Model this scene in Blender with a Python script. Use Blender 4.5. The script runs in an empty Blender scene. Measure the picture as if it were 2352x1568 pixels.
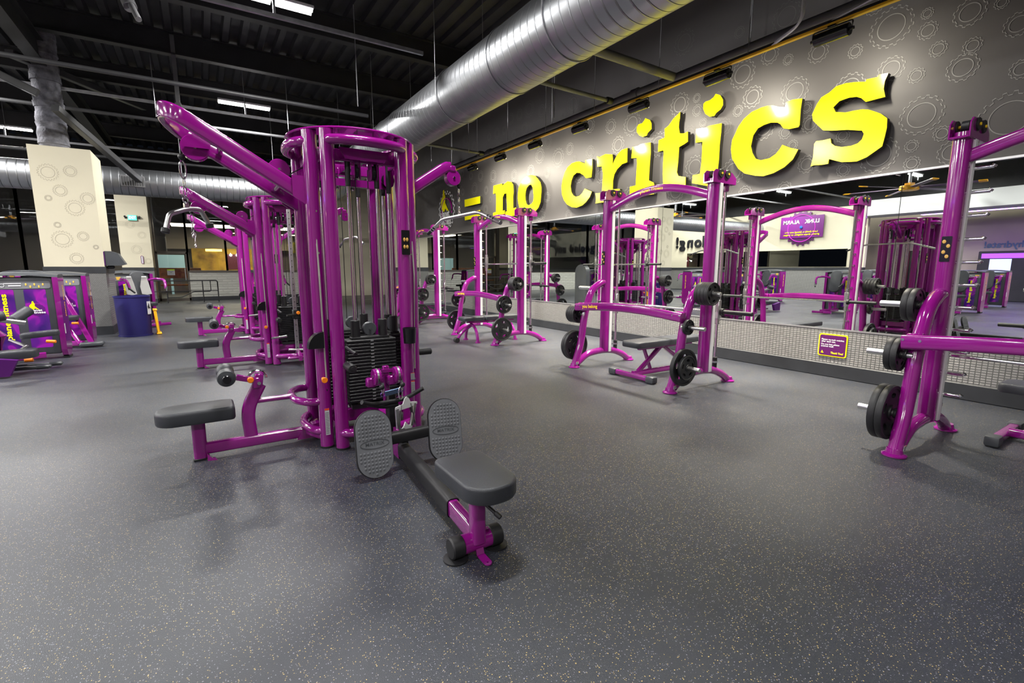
import bpy, bmesh, math, random
from mathutils import Vector, Matrix
from mathutils.geometry import tessellate_polygon
random.seed(7)
SC = bpy.context.scene
COL = SC.collection
PI = math.pi

# ------------------------------------------------------------------ camera
cam_d = bpy.data.cameras.new('camera'); cam = bpy.data.objects.new('camera', cam_d); COL.objects.link(cam)
cam.location = (0, 0, 1.25)
cam.rotation_euler = (PI/2 - math.atan(168/1100), 0, -math.radians(32.7))
cam_d.sensor_width = 36; cam_d.lens = 36*1100/2352; cam_d.clip_start = .02; cam_d.clip_end = 200
SC.camera = cam
# ------------------------------------------------------------------ world, exposure
w = bpy.data.worlds.new('world'); SC.world = w; w.use_nodes = True
w.node_tree.nodes['Background'].inputs[0].default_value = (.5, .6, .9, 1)
w.node_tree.nodes['Background'].inputs[1].default_value = .006
SC.view_settings.view_transform = 'Standard'; SC.view_settings.look = 'None'
SC.view_settings.exposure = 0.12; SC.view_settings.gamma = 1; SC.view_settings.use_curve_mapping = False
SC.cycles.max_bounces = 8; SC.cycles.glossy_bounces = 5; SC.cycles.diffuse_bounces = 4
SC.cycles.sample_clamp_indirect = 4.0; SC.cycles.blur_glossy = 0.5

# ------------------------------------------------------------------ room lights
LX = [1.1, -3.9, -8.9, -11.0]; LY = [-2.4, 2.6, 7.67, 12.6, 17.8]; LZ = 4.8
def area(name, loc, sx, sy, power, color, rot=(0, 0, 0), spread=PI):
    l = bpy.data.lights.new(name, 'AREA'); l.shape = 'RECTANGLE'; l.size = sx; l.size_y = sy
    l.energy = power; l.color = color; l.spread = spread
    o = bpy.data.objects.new(name, l); COL.objects.link(o); o.location = loc; o.rotation_euler = rot
    return o
for y in LY:
    for x in LX:
        if (x, y) == (1.1, 17.8): continue
        for dx in (-.26, .26):
            area('tube_light', (x+dx, y, LZ-.045), .47, .15, {-2.4: 60, 2.6: 95}.get(y, 175), (1, .985, .95))
LAMPY = [2.55, 3.78, 5.0, 6.24, 7.48, 8.7, 9.9]
for i, y in enumerate(LAMPY):      # floodlights washing the lettered wall
    area('wall_wash_light', (5.36, y, 3.40), .3, .1, 15 if y < 3 else (24 if y < 8 else 38), (1, .92, .76), (0, math.radians(-40), 0))
    area('down_beam_light', (5.30, y, 3.39), .3, .08, 66, (1, .93, .80), (0, math.radians(3), 0), math.radians(88))
area('hall_light', (1.5, 27, 3.2), 5, 2, 260, (1, .85, .6))
area('storefront_light', (3.2, 28.5, 3.0), 4, .6, 80, (1, .8, .45))
area('purple_light', (-11.6, 4.0, 3.3), .3, 7, 220, (.35, .12, 1))
area('warm_light', (-12.8, 1.5, 3.0), .5, 3, 90, (1, .8, .4))
area('front_room_light', (-8.5, -4.0, 4.0), 3, .5, 120, (1, .98, .95))

# ------------------------------------------------------------------ materials
MATS = {}
def mat(name, col, rough=.5, metal=0, coat=0, emit=0, spec=.5, trans=0, ior=1.45):
    if name in MATS: return MATS[name]
    m = bpy.data.materials.new(name); m.use_nodes = True; b = m.node_tree.nodes['Principled BSDF']
    b.inputs['Base Color'].default_value = (*col, 1); b.inputs['Roughness'].default_value = rough
    b.inputs['Metallic'].default_value = metal; b.inputs['Coat Weight'].default_value = coat
    b.inputs['Coat Roughness'].default_value = .06; b.inputs['Specular IOR Level'].default_value = spec
    b.inputs['Transmission Weight'].default_value = trans; b.inputs['IOR'].default_value = ior
    if emit:
        b.inputs['Emission Color'].default_value = (*col, 1); b.inputs['Emission Strength'].default_value = emit
    MATS[name] = m; return m
def nodes(m):
    nt = m.node_tree; return nt, nt.nodes, nt.links, nt.nodes['Principled BSDF']
def coords(nt, scale=(1, 1, 1)):
    tc = nt.nodes.new('ShaderNodeTexCoord'); mp = nt.nodes.new('ShaderNodeMapping')
    mp.inputs['Scale'].default_value = scale; nt.links.new(tc.outputs['Object'], mp.inputs[0]); return mp.outputs[0]
def ramp(nt, src, stops):
    r = nt.nodes.new('ShaderNodeValToRGB'); e = r.color_ramp.elements
    while len(e) < len(stops): e.new(.5)
    for k, (p, c) in enumerate(stops): e[k].position = p; e[k].color = (*c, 1) if len(c) == 3 else c
    nt.links.new(src, r.inputs[0]); return r.outputs[0]
def noise_var(m, scale=8, amt=.12, bump=0, bscale=60, rough=None):
    nt, N, L, b = nodes(m); c = b.inputs['Base Color'].default_value[:3]
    n = N.new('ShaderNodeTexNoise'); n.inputs['Scale'].default_value = scale; n.inputs['Detail'].default_value = 4
    L.new(coords(nt), n.inputs[0])
    lo = tuple(v*(1-amt) for v in c); hi = tuple(min(1, v*(1+amt)) for v in c)
    L.new(ramp(nt, n.outputs[0], [(.3, lo), (.7, hi)]), b.inputs['Base Color'])
    if rough:
        L.new(ramp(nt, n.outputs[0], [(.3, (rough[0],)*3), (.7, (rough[1],)*3)]), b.inputs['Roughness'])
    if bump:
        n2 = N.new('ShaderNodeTexNoise'); n2.inputs['Scale'].default_value = bscale; L.new(coords(nt), n2.inputs[0])
        bp = N.new('ShaderNodeBump'); bp.inputs['Strength'].default_value = bump; bp.inputs['Distance'].default_value = .01
        L.new(n2.outputs[0], bp.inputs['Height']); L.new(bp.outputs[0], b.inputs['Normal'])
    return m
PUR = noise_var(mat('purple_powder_coat', (.225, .006, .185), .14, 0, 1), 3, .06)
PURD = mat('dark_purple_print', (.10, .008, .16), .35)
BLK = noise_var(mat('black_rubber', (.012, .012, .014), .5), 20, .2)
BLKG = mat('gloss_black_plastic', (.008, .008, .01), .2)
GRY = noise_var(mat('charcoal_plastic', (.055, .06, .068), .42), 6, .1)
VIN = noise_var(mat('charcoal_vinyl', (.035, .038, .045), .36), 5, .12, .25, 400)
PLATE = noise_var(mat('black_iron_plate', (.010, .010, .012), .38), 15, .3)
FPAD = noise_var(mat('grey_rubber_footplate', (.13, .135, .15), .38), 9, .12)
CHR = mat('chrome', (.78, .78, .8), .14, 1)
STL = noise_var(mat('brushed_steel', (.62, .62, .62), .3, 1), 12, .1)
SIL = mat('silver_anodised_strip', (.75, .75, .77), .35, .2)
YEL = mat('yellow_sign_paint', (1, .93, .008), .16)
TXY = mat('yellow_print', (.95, .62, .02), .5)
TXW = mat('white_print', (.8, .8, .82), .5)
ORG = mat('orange_knob', (.85, .22, .01), .35)
RED = mat('red_print', (.75, .06, .02), .5)
LAB = mat('white_label', (.55, .55, .58), .5)
CBL = mat('black_cable', (.01, .01, .012), .4)
CRM = noise_var(mat('cream_paint', (.60, .555, .42), .55), 2, .03)
CRMG = mat('gear_print_on_cream', (.42, .385, .30), .6)
WALLM = noise_var(mat('graphite_wallpaper', (.105, .10, .10), .5), 1.5, .06)
GEARM = mat('gear_print', (.30, .30, .29), .5)
GEARW = mat('white_gear_print', (.9, .9, .9), .5)
LETS = mat('letter_side', (.03, .028, .02), .5)
BASEB = noise_var(mat('dark_rubber_base', (.022, .024, .028), .5), 5, .2)
MIR = mat('mirror_glass', (.80, .83, .81), .006, 1)
TRIM = mat('pale_metal_trim', (.55, .55, .55), .3, .8)
BLKM = noise_var(mat('black_ceiling_paint', (.016, .016, .019), .6), 3, .4)
BLKS = noise_var(mat('black_steel', (.012, .012, .014), .55), 3, .3)
DPIPE = noise_var(mat('dark_painted_pipe', (.035, .035, .038), .45), 4, .2)
PIPE = noise_var(mat('grey_painted_pipe', (.10, .10, .105), .42), 4, .15)
FLUF = noise_var(mat('sprayed_fireproofing', (.11, .11, .13), .9), 9, .5, 1, 25)
GALV = noise_var(mat('galvanised_strut', (.34, .34, .36), .4, .8), 9, .2)
TUBE = mat('lit_tube', (1, .98, .93), .4, 0, 0, 14)
LEDY = mat('yellow_rail_face', (.75, .42, .02), .35)
GLASS = mat('dark_window_glass', (.75, .8, .85), .0, 0, 0, 0, .5, 1, 1.45)
MULL = mat('bronze_window_frame', (.10, .085, .07), .4, .3)
NAVY = mat('navy_perforated_metal', (.012, .012, .09), .4, .2)
YELP = noise_var(mat('yellow_plastic', (.85, .42, .01), .4), 5, .1)
WOOD = noise_var(mat('orange_brown_wood', (.35, .11, .02), .5), 6, .3)
STOREY = noise_var(mat('yellow_storefront_wall', (.40, .24, .02), .6), 2.2, .6)
STOREM = mat('maroon_storefront', (.10, .01, .025), .5)
SIGNB = mat('lit_sign_face', (1, .8, .2), .5, 0, 0, 3)
GREENL = mat('green_exit_face', (.05, .85, .35), .5, 0, 0, 1.6)
BEIGE = noise_var(mat('beige_wall', (.30, .26, .20), .6), 1, .06)
WHT = noise_var(mat('white_bulkhead', (.55, .56, .56), .6), 1, .04)
LILAC = mat('lit_purple_poster', (.35, .08, .8), .5, 0, 0, .9)
SCRN = mat('lit_screen', (.5, .6, .8), .4, 0, 0, .8)

def floor_mat():
    m = noise_var(mat('speckled_rubber_floor', (.058, .062, .072), .4, spec=.6), 1, .01); nt, N, L, b = nodes(m)
    v = N.new('ShaderNodeTexVoronoi'); v.inputs['Scale'].default_value = 150; v.inputs['Randomness'].default_value = 1
    nz = N.new('ShaderNodeTexNoise'); nz.inputs['Scale'].default_value = 90; cs = coords(nt); L.new(cs, nz.inputs[0])
    mx = N.new('ShaderNodeVectorMath'); mx.operation = 'MULTIPLY_ADD'; mx.inputs[1].default_value = (.009, .009, .009)
    L.new(nz.outputs[1], mx.inputs[0]); L.new(cs, mx.inputs[2]); L.new(mx.outputs[0], v.inputs[0])
    sep = N.new('ShaderNodeSeparateColor'); L.new(v.outputs['Color'], sep.inputs[0])
    chosen = N.new('ShaderNodeMath'); chosen.operation = 'GREATER_THAN'; chosen.inputs[1].default_value = .50; L.new(sep.outputs[0], chosen.inputs[0])
    thr = N.new('ShaderNodeMath'); thr.operation = 'MULTIPLY_ADD'; thr.inputs[1].default_value = .22; thr.inputs[2].default_value = .10; L.new(sep.outputs[2], thr.inputs[0])
    near = N.new('ShaderNodeMath'); near.operation = 'LESS_THAN'; L.new(v.outputs['Distance'], near.inputs[0]); L.new(thr.outputs[0], near.inputs[1])
    fac = N.new('ShaderNodeMath'); fac.operation = 'MULTIPLY'; L.new(chosen.outputs[0], fac.inputs[0]); L.new(near.outputs[0], fac.inputs[1])
    spc = ramp(nt, sep.outputs[1], [(.0, (.20, .21, .27)), (.55, (.25, .25, .29)), (.66, (.52, .38, .14)), (1, (.60, .45, .16))])
    n1 = N.new('ShaderNodeTexNoise'); n1.inputs['Scale'].default_value = .9; n1.inputs['Detail'].default_value = 5; L.new(cs, n1.inputs[0])
    base = ramp(nt, n1.outputs[0], [(.3, (.024, .028, .038)), (.7, (.038, .042, .053))])
    mix = N.new('ShaderNodeMix'); mix.data_type = 'RGBA'; L.new(fac.outputs[0], mix.inputs[0]); L.new(base, mix.inputs[6]); L.new(spc, mix.inputs[7])
    L.new(mix.outputs[2], b.inputs['Base Color'])
    L.new(ramp(nt, n1.outputs[0], [(.3, (.30,)*3), (.7, (.42,)*3)]), b.inputs['Roughness'])
    nb = N.new('ShaderNodeTexNoise'); nb.inputs['Scale'].default_value = 350; L.new(cs, nb.inputs[0])
    bp = N.new('ShaderNodeBump'); bp.inputs['Strength'].default_value = .35; bp.inputs['Distance'].default_value = .004
    L.new(nb.outputs[0], bp.inputs['Height']); L.new(bp.outputs[0], b.inputs['Normal'])
    return m
FLOORM = floor_mat()
def weave_mat(name, axis, light, dark, bw, bh, frac=.35, off=.5):
    m = mat(name, light, .35, .3); nt, N, L, b = nodes(m)
    tc = N.new('ShaderNodeTexCoord'); s = N.new('ShaderNodeSeparateXYZ'); c = N.new('ShaderNodeCombineXYZ')
    L.new(tc.outputs['Object'], s.inputs[0]); L.new(s.outputs[axis], c.inputs[0]); L.new(s.outputs[2], c.inputs[1])
    br = N.new('ShaderNodeTexBrick'); br.offset = off; br.inputs['Scale'].default_value = 1; br.inputs['Brick Width'].default_value = bw
    br.inputs['Row Height'].default_value = bh; br.inputs['Mortar Size'].default_value = bh*frac*.5; br.inputs['Mortar Smooth'].default_value = .4
    br.inputs['Color1'].default_value = (*light, 1); br.inputs['Color2'].default_value = (*[v*.85 for v in light], 1); br.inputs['Mortar'].default_value = (*dark, 1)
    L.new(c.outputs[0], br.inputs[0]); L.new(br.outputs[0], b.inputs['Base Color'])
    bp = N.new('ShaderNodeBump'); bp.inputs['Strength'].default_value = .7; bp.inputs['Distance'].default_value = .006; bp.invert = True
    L.new(br.outputs[1], bp.inputs['Height']); L.new(bp.outputs[0], b.inputs['Normal']); return m
WEAVE = weave_mat('woven_metal_panel', 1, (.32, .315, .30), (.13, .13, .125), .040, .0235, .45, 0)
WEAVEX = weave_mat('woven_metal_panel_across', 0, (.25, .25, .24), (.17, .17, .165), .03, .02, .4)
WAVE = weave_mat('pale_rippled_panel', 0, (.50, .50, .45), (.42, .42, .38), .34, .10, .5)
def duct_mat(name, axis):
    m = mat(name, (.31, .32, .34), .36, .95); nt, N, L, b = nodes(m)
    wv = N.new('ShaderNodeTexWave'); wv.wave_type = 'BANDS'; wv.bands_direction = axis; wv.inputs['Scale'].default_value = 2.3
    wv.inputs['Distortion'].default_value = .0; L.new(coords(nt), wv.inputs[0])
    line = ramp(nt, wv.outputs[1], [(.0, (1, 1, 1)), (.06, (0, 0, 0))])
    bp = N.new('ShaderNodeBump'); bp.inputs['Strength'].default_value = 1; bp.inputs['Distance'].default_value = .02
    L.new(line, bp.inputs['Height']); L.new(bp.outputs[0], b.inputs['Normal'])
    n = N.new('ShaderNodeTexNoise'); n.inputs['Scale'].default_value = 1.5; n.inputs['Detail'].default_value = 2; L.new(coords(nt), n.inputs[0])
    L.new(ramp(nt, n.outputs[0], [(.3, (.33,)*3), (.7, (.42,)*3)]), b.inputs['Roughness']); return m
DUCTY = duct_mat('galvanised_spiral_duct', 'Y'); DUCTX = duct_mat('galvanised_cross_duct', 'X')
def swirl_mat():
    m = mat('purple_swirl_panel', (.12, .01, .25), .25, 0, .5); nt, N, L, b = nodes(m)
    wv = N.new('ShaderNodeTexNoise'); wv.inputs['Scale'].default_value = 3.2; wv.inputs['Detail'].default_value = 1; wv.inputs['Distortion'].default_value = 1.2
    L.new(coords(nt), wv.inputs[0])
    L.new(ramp(nt, wv.outputs[0], [(.35, (.035, .008, .14)), (.48, (.10, .01, .22)), (.52, (.30, .01, .34)), (.7, (.12, .01, .25))]), b.inputs['Base Color']); return m
SWIRL = swirl_mat()
def perf_mat():
    nt, N, L, b = nodes(NAVY); br = N.new('ShaderNodeTexBrick'); br.inputs['Scale'].default_value = 1
    br.inputs['Brick Width'].default_value = .014; br.inputs['Row Height'].default_value = .011; br.inputs['Mortar Size'].default_value = .0028
    br.inputs['Color1'].default_value = (.004, .004, .02, 1); br.inputs['Color2'].default_value = (.006, .006, .03, 1); br.inputs['Mortar'].default_value = (.030, .026, .17, 1)
    tc = N.new('ShaderNodeTexCoord'); s = N.new('ShaderNodeSeparateXYZ'); c = N.new('ShaderNodeCombineXYZ'); at = N.new('ShaderNodeMath'); at.operation = 'ARCTAN2'; ml = N.new('ShaderNodeMath'); ml.operation = 'MULTIPLY'; ml.inputs[1].default_value = .26
    L.new(tc.outputs['Object'], s.inputs[0]); L.new(s.outputs[1], at.inputs[0]); L.new(s.outputs[0], at.inputs[1]); L.new(at.outputs[0], ml.inputs[0]); L.new(ml.outputs[0], c.inputs[0]); L.new(s.outputs[2], c.inputs[1])
    L.new(c.outputs[0], br.inputs[0]); L.new(br.outputs[0], b.inputs['Base Color'])
perf_mat()

# ------------------------------------------------------------------ mesh helpers
def V(*a): return Vector(a[0] if len(a) == 1 else a)
class MB:
    def __init__(s, M=None): s.v = []; s.f = []; s.p = []; s.M = M
    def add(s, vs, fs, M=None):
        o = len(s.v); s.p.append((o, len(s.f))); A = s.M @ M if (s.M and M) else (s.M or M)
        s.v += [tuple(A @ V(p)) if A else tuple(p) for p in vs]; s.f += [tuple(i+o for i in f) for f in fs]; return s
    def bm(s, b, M=None):
        b.verts.index_update(); s.add([v.co.copy() for v in b.verts], [[v.index for v in f.verts] for f in b.faces], M); b.free(); return s
    def box(s, c, d, rot=None, bev=0, seg=1):
        b = bmesh.new(); bmesh.ops.create_cube(b, size=1)
        for v in b.verts: v.co = Vector((v.co.x*d[0], v.co.y*d[1], v.co.z*d[2]))
        if bev: bmesh.ops.bevel(b, geom=list(b.edges), offset=bev, segments=seg, affect='EDGES', profile=.5)
        M = Matrix.Translation(c)
        if rot: M = M @ (Matrix.Rotation(rot[2], 4, 'Z') @ Matrix.Rotation(rot[1], 4, 'Y') @ Matrix.Rotation(rot[0], 4, 'X'))
        return s.bm(b, M)
    def sweep(s, pts, prof, up=(0, 0, 1), closed=False, caps=True):
        P = [V(p) for p in pts]; n = len(P); rings = []; up = V(up)
        for i in range(n):
            if closed: t = (P[(i+1) % n]-P[i-1])
            else: t = P[min(i+1, n-1)]-P[max(i-1, 0)]
            t.normalize(); side = t.cross(up)
            if side.length < 1e-4: side = t.cross(V(0, 1, 0)) if abs(t.y) < .9 else t.cross(V(1, 0, 0))
            side.normalize(); u = side.cross(t).normalized()
            k = 1.0
            if (0 < i < n-1) or closed:
                a = (P[i]-P[i-1]).normalized(); k = 1/max(.5, math.sqrt(max(.01, (1+a.dot((P[(i+1) % n]-P[i]).normalized()))/2)))
            rings.append([P[i]+side*x*(k if abs(side.dot(V(0,0,1)))<2 else 1)+u*y for x, y in prof])
        m = len(prof); vs = [p for r in rings for p in r]; fs = []
        for i in range(n if closed else n-1):
            for j in range(m):
                a = i*m+j; b_ = i*m+(j+1) % m; c = ((i+1) % n)*m+(j+1) % m; d = ((i+1) % n)*m+j; fs.append((a, b_, c, d))
        if caps and not closed: fs.append(tuple(range(m-1, -1, -1))); fs.append(tuple((n-1)*m+j for j in range(m)))
        return s.add(vs, fs)
    def tube(s, pts, r, seg=12, closed=False, up=(0, 0, 1)):
        return s.sweep(pts, [(r*math.cos(2*PI*k/seg), r*math.sin(2*PI*k/seg)) for k in range(seg)], up, closed)
    def rtube(s, pts, wd, ht, rad=.012, up=(0, 0, 1), closed=False):
        pr = []
        for sx, sy, a0 in ((1, 1, 0), (-1, 1, PI/2), (-1, -1, PI), (1, -1, 3*PI/2)):
            for k in range(4):
                a = a0+k*PI/6; pr.append((sx*(wd/2-rad)+rad*math.cos(a), sy*(ht/2-rad)+rad*math.sin(a)))
        return s.sweep(pts, pr, up, closed)
    def cyl(s, a, b, r, r2=None, seg=20, cap=.0):
        a = V(a); b = V(b); t = (b-a); L = t.length; t.normalize()
        q = V(0, 0, 1).rotation_difference(t).to_matrix().to_4x4(); r2 = r if r2 is None else r2
        prof = [(0, 0), (r, 0), (r2, L), (0, L)] if not cap else [(0, 0), (r-cap, 0), (r, cap), (r2, L-cap), (r2-cap, L), (0, L)]
        return s.lathe(prof, Matrix.Translation(a) @ q, seg)
    def lathe(s, prof, M=None, seg=24):
        vs = []; fs = []; idx = []
        for r, z in prof:
            if r < 1e-6: vs.append((0, 0, z)); idx.append([len(vs)-1]*seg)
            else:
                idx.append(list(range(len(vs), len(vs)+seg)))
                vs += [(r*math.cos(2*PI*k/seg), r*math.sin(2*PI*k/seg), z) for k in range(seg)]
        for i in range(len(prof)-1):
            for k in range(seg):
                q = [idx[i][k], idx[i][(k+1) % seg], idx[i+1][(k+1) % seg], idx[i+1][k]]; u = []
                for x in q:
                    if x not in u: u.append(x)
                if len(u) > 2: fs.append(u)
        return s.add(vs, fs, M)
    def sph(s, c, r, sc=(1, 1, 1), seg=16):
        n = seg//2; pr = [(math.sin(PI*i/n), -math.cos(PI*i/n)) for i in range(n+1)]
        return s.lathe([(max(0, a) if 0 < i < n else 0, z) for i, (a, z) in enumerate(pr)], Matrix.Translation(c) @ Matrix.Diagonal((r*sc[0], r*sc[1], r*sc[2], 1)), seg)
    def prism(s, poly, o, ux, uy, dep, holes=(), front=0, sides=True):
        # poly in 2D -> o + x*ux + y*uy, extruded along dep
        o = V(o); ux = V(ux); uy = V(uy); dep = V(dep); loops = [list(poly)]+[list(h) for h in holes]
        tri = tessellate_polygon([[Vector((x, y, 0)) for x, y in l] for l in loops]); flat = [p for l in loops for p in l]
        A = [o+ux*x+uy*y for x, y in flat]; n = len(A); vs = A+[p+dep for p in A]
        fs = [tuple(t) for t in tri]+[tuple(i+n for i in reversed(t)) for t in tri]; k = 0
        if sides:
            for l in loops:
                m = len(l); fs += [(k+i, k+(i+1) % m, k+(i+1) % m+n, k+i+n) for i in range(m)]; k += m
        return s.add(vs, fs)
    def pad(s, poly, z0, z1, r=.02, M=None, o=(0, 0), n=4):
        # upholstered cushion: outline extruded with a rounded top edge
        cx = sum(p[0] for p in poly)/len(poly); cy = sum(p[1] for p in poly)/len(poly); vs = []; m = len(poly); lv = [(0, z0+.004), (0, z0+.012)]
        lv[0] = (.006, z0)
        for k in range(n+1): a = k*PI/2/n; lv.append((r*(1-math.cos(a)), z1-r+r*math.sin(a)))
        for ins, z in lv:
            for x, y in poly:
                d = math.hypot(x-cx, y-cy) or 1; q = max(0, 1-ins/d); vs.append((cx+(x-cx)*q, cy+(y-cy)*q, z))
        fs = [(i*m+j, i*m+(j+1) % m, (i+1)*m+(j+1) % m, (i+1)*m+j) for i in range(len(lv)-1) for j in range(m)]
        fs.append(tuple(range(m-1, -1, -1))); fs.append(tuple((len(lv)-1)*m+j for j in range(m)))
        return s.add(vs, fs, M)
    def ring(s, c, ux, uy, R, r, seg=20, ts=8):
        c = V(c); ux = V(ux); uy = V(uy); return s.tube([c+ux*R*math.cos(2*PI*k/seg)+uy*R*math.sin(2*PI*k/seg) for k in range(seg)], r, ts, True, ux.cross(uy))
    def build(s, name, m, parent=None, smooth=True, each=0, **kw):
        if each:
            n = len(s.p)
            for i in range(0, n, each):
                a, b0 = s.p[i]; e = s.p[i+each] if i+each < n else (len(s.v), len(s.f)); q = MB(); q.v = s.v[a:e[0]]; q.f = [tuple(x-a for x in f) for f in s.f[b0:e[1]]]; o = q.build(name, m, parent, smooth, **kw)
            return o
        me = bpy.data.meshes.new(name); me.from_pydata(s.v, [], s.f); me.validate(verbose=False); me.update()
        b = bmesh.new(); b.from_mesh(me); bmesh.ops.recalc_face_normals(b, faces=b.faces); b.to_mesh(me); b.free()
        me.materials.append(m)
        if smooth:
            me.polygons.foreach_set('use_smooth', [True]*len(me.polygons)); me.set_sharp_from_angle(angle=math.radians(38))
        o = bpy.data.objects.new(name, me); COL.objects.link(o)
        if parent is not None: o.parent = parent; KIDS.setdefault(parent.name, []).append(o)
        for k, v in kw.items(): o[k] = v
        return o
def arc(fn, a, b, n=12): return [fn(a+(b-a)*i/n) for i in range(n+1)]
def fil(pts, r, n=5):
    P = [V(p) for p in pts]; out = [P[0]]
    for i in range(1, len(P)-1):
        a = (P[i-1]-P[i]); b = (P[i+1]-P[i]); q = min(r, a.length*.45, b.length*.45); A = P[i]+a.normalized()*q; B = P[i]+b.normalized()*q
        for k in range(n+1): t = k/n; out.append(A*(1-t)**2+P[i]*2*t*(1-t)+B*t*t)
    out.append(P[-1]); return out
def stad(w, h, n=8, sharp=()):   # stadium / rounded rect outline centred
    r = min(w, h)/2; pts = []
    for cx, cy, a0 in ((w/2-r, h/2-r, 0), (-w/2+r, h/2-r, PI/2), (-w/2+r, -h/2+r, PI), (w/2-r, -h/2+r, 3*PI/2)):
        pts += [(cx+r*math.cos(a0+PI/2*k/n), cy+r*math.sin(a0+PI/2*k/n)) for k in range(n+1)]
    return pts
def rrect(w, h, r, n=4):
    pts = []
    for cx, cy, a0 in ((w/2-r, h/2-r, 0), (-w/2+r, h/2-r, PI/2), (-w/2+r, -h/2+r, PI), (w/2-r, -h/2+r, 3*PI/2)):
        pts += [(cx+r*math.cos(a0+PI/2*k/n), cy+r*math.sin(a0+PI/2*k/n)) for k in range(n+1)]
    return pts
def circ(r, n=24, c=(0, 0)): return [(c[0]+r*math.cos(2*PI*k/n), c[1]+r*math.sin(2*PI*k/n)) for k in range(n)]
_tx = {}
def text_pts(s, bold=.02):
    if (s, bold) in _tx: return _tx[(s, bold)]
    cu = bpy.data.curves.new('t', 'FONT'); cu.body = s; cu.size = 1; cu.offset = bold; cu.align_x = 'CENTER'; cu.align_y = 'CENTER'; cu.resolution_u = 3
    o = bpy.data.objects.new('t', cu); COL.objects.link(o); me = o.to_mesh()
    vs = [tuple(v.co) for v in me.vertices]; fs = [tuple(p.vertices) for p in me.polygons]; o.to_mesh_clear()
    bpy.data.objects.remove(o); bpy.data.curves.remove(cu)
    xs = [v[0] for v in vs] or [0]; W = max(xs)-min(xs); _tx[(s, bold)] = (vs, fs, W); return _tx[(s, bold)]
def text(mb, s, o, ux, uy, width=None, h=None, bold=.02, off=.0):
    vs, fs, W = text_pts(s, bold); sx = (width/W) if width else h; sy = h or sx; ux = V(ux).normalized(); uy = V(uy).normalized(); n = ux.cross(uy)
    mb.add([V(o)+ux*x*sx+uy*y*sy+n*off for x, y, z in vs], fs); return mb
def thing(name, label, cat, loc=(0, 0, 0), rz=0, group=None):
    o = bpy.data.objects.new(name, None); COL.objects.link(o); o.empty_display_size = .1
    o.location = loc; o.rotation_euler = (0, 0, rz); o['label'] = label; o['category'] = cat
    if group: o['group'] = group
    return o
def tag(o, label, cat, group=None):
    o['label'] = label; o['category'] = cat
    if group: o['group'] = group
    return o
def struct(name, mb, m, smooth=False, parent=None):
    o = mb.build(name, m, parent, smooth)
    if parent is None: o['kind'] = 'structure'
    return o
KIDS = {}
def tree_copy(o, parent=None):
    c = o.copy(); COL.objects.link(c)
    if parent is not None: c.parent = parent
    for ch in KIDS.get(o.name, []): tree_copy(ch, c)
    if parent is not None: KIDS.setdefault(parent.name, []).append(c)
    return c
def dup(o, loc, rz, label, group=None):
    c = tree_copy(o); c.location = loc; c.rotation_euler = (0, 0, rz); c['label'] = label
    if group: c['group'] = group
    elif 'group' in c: del c['group']
    return c
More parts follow.
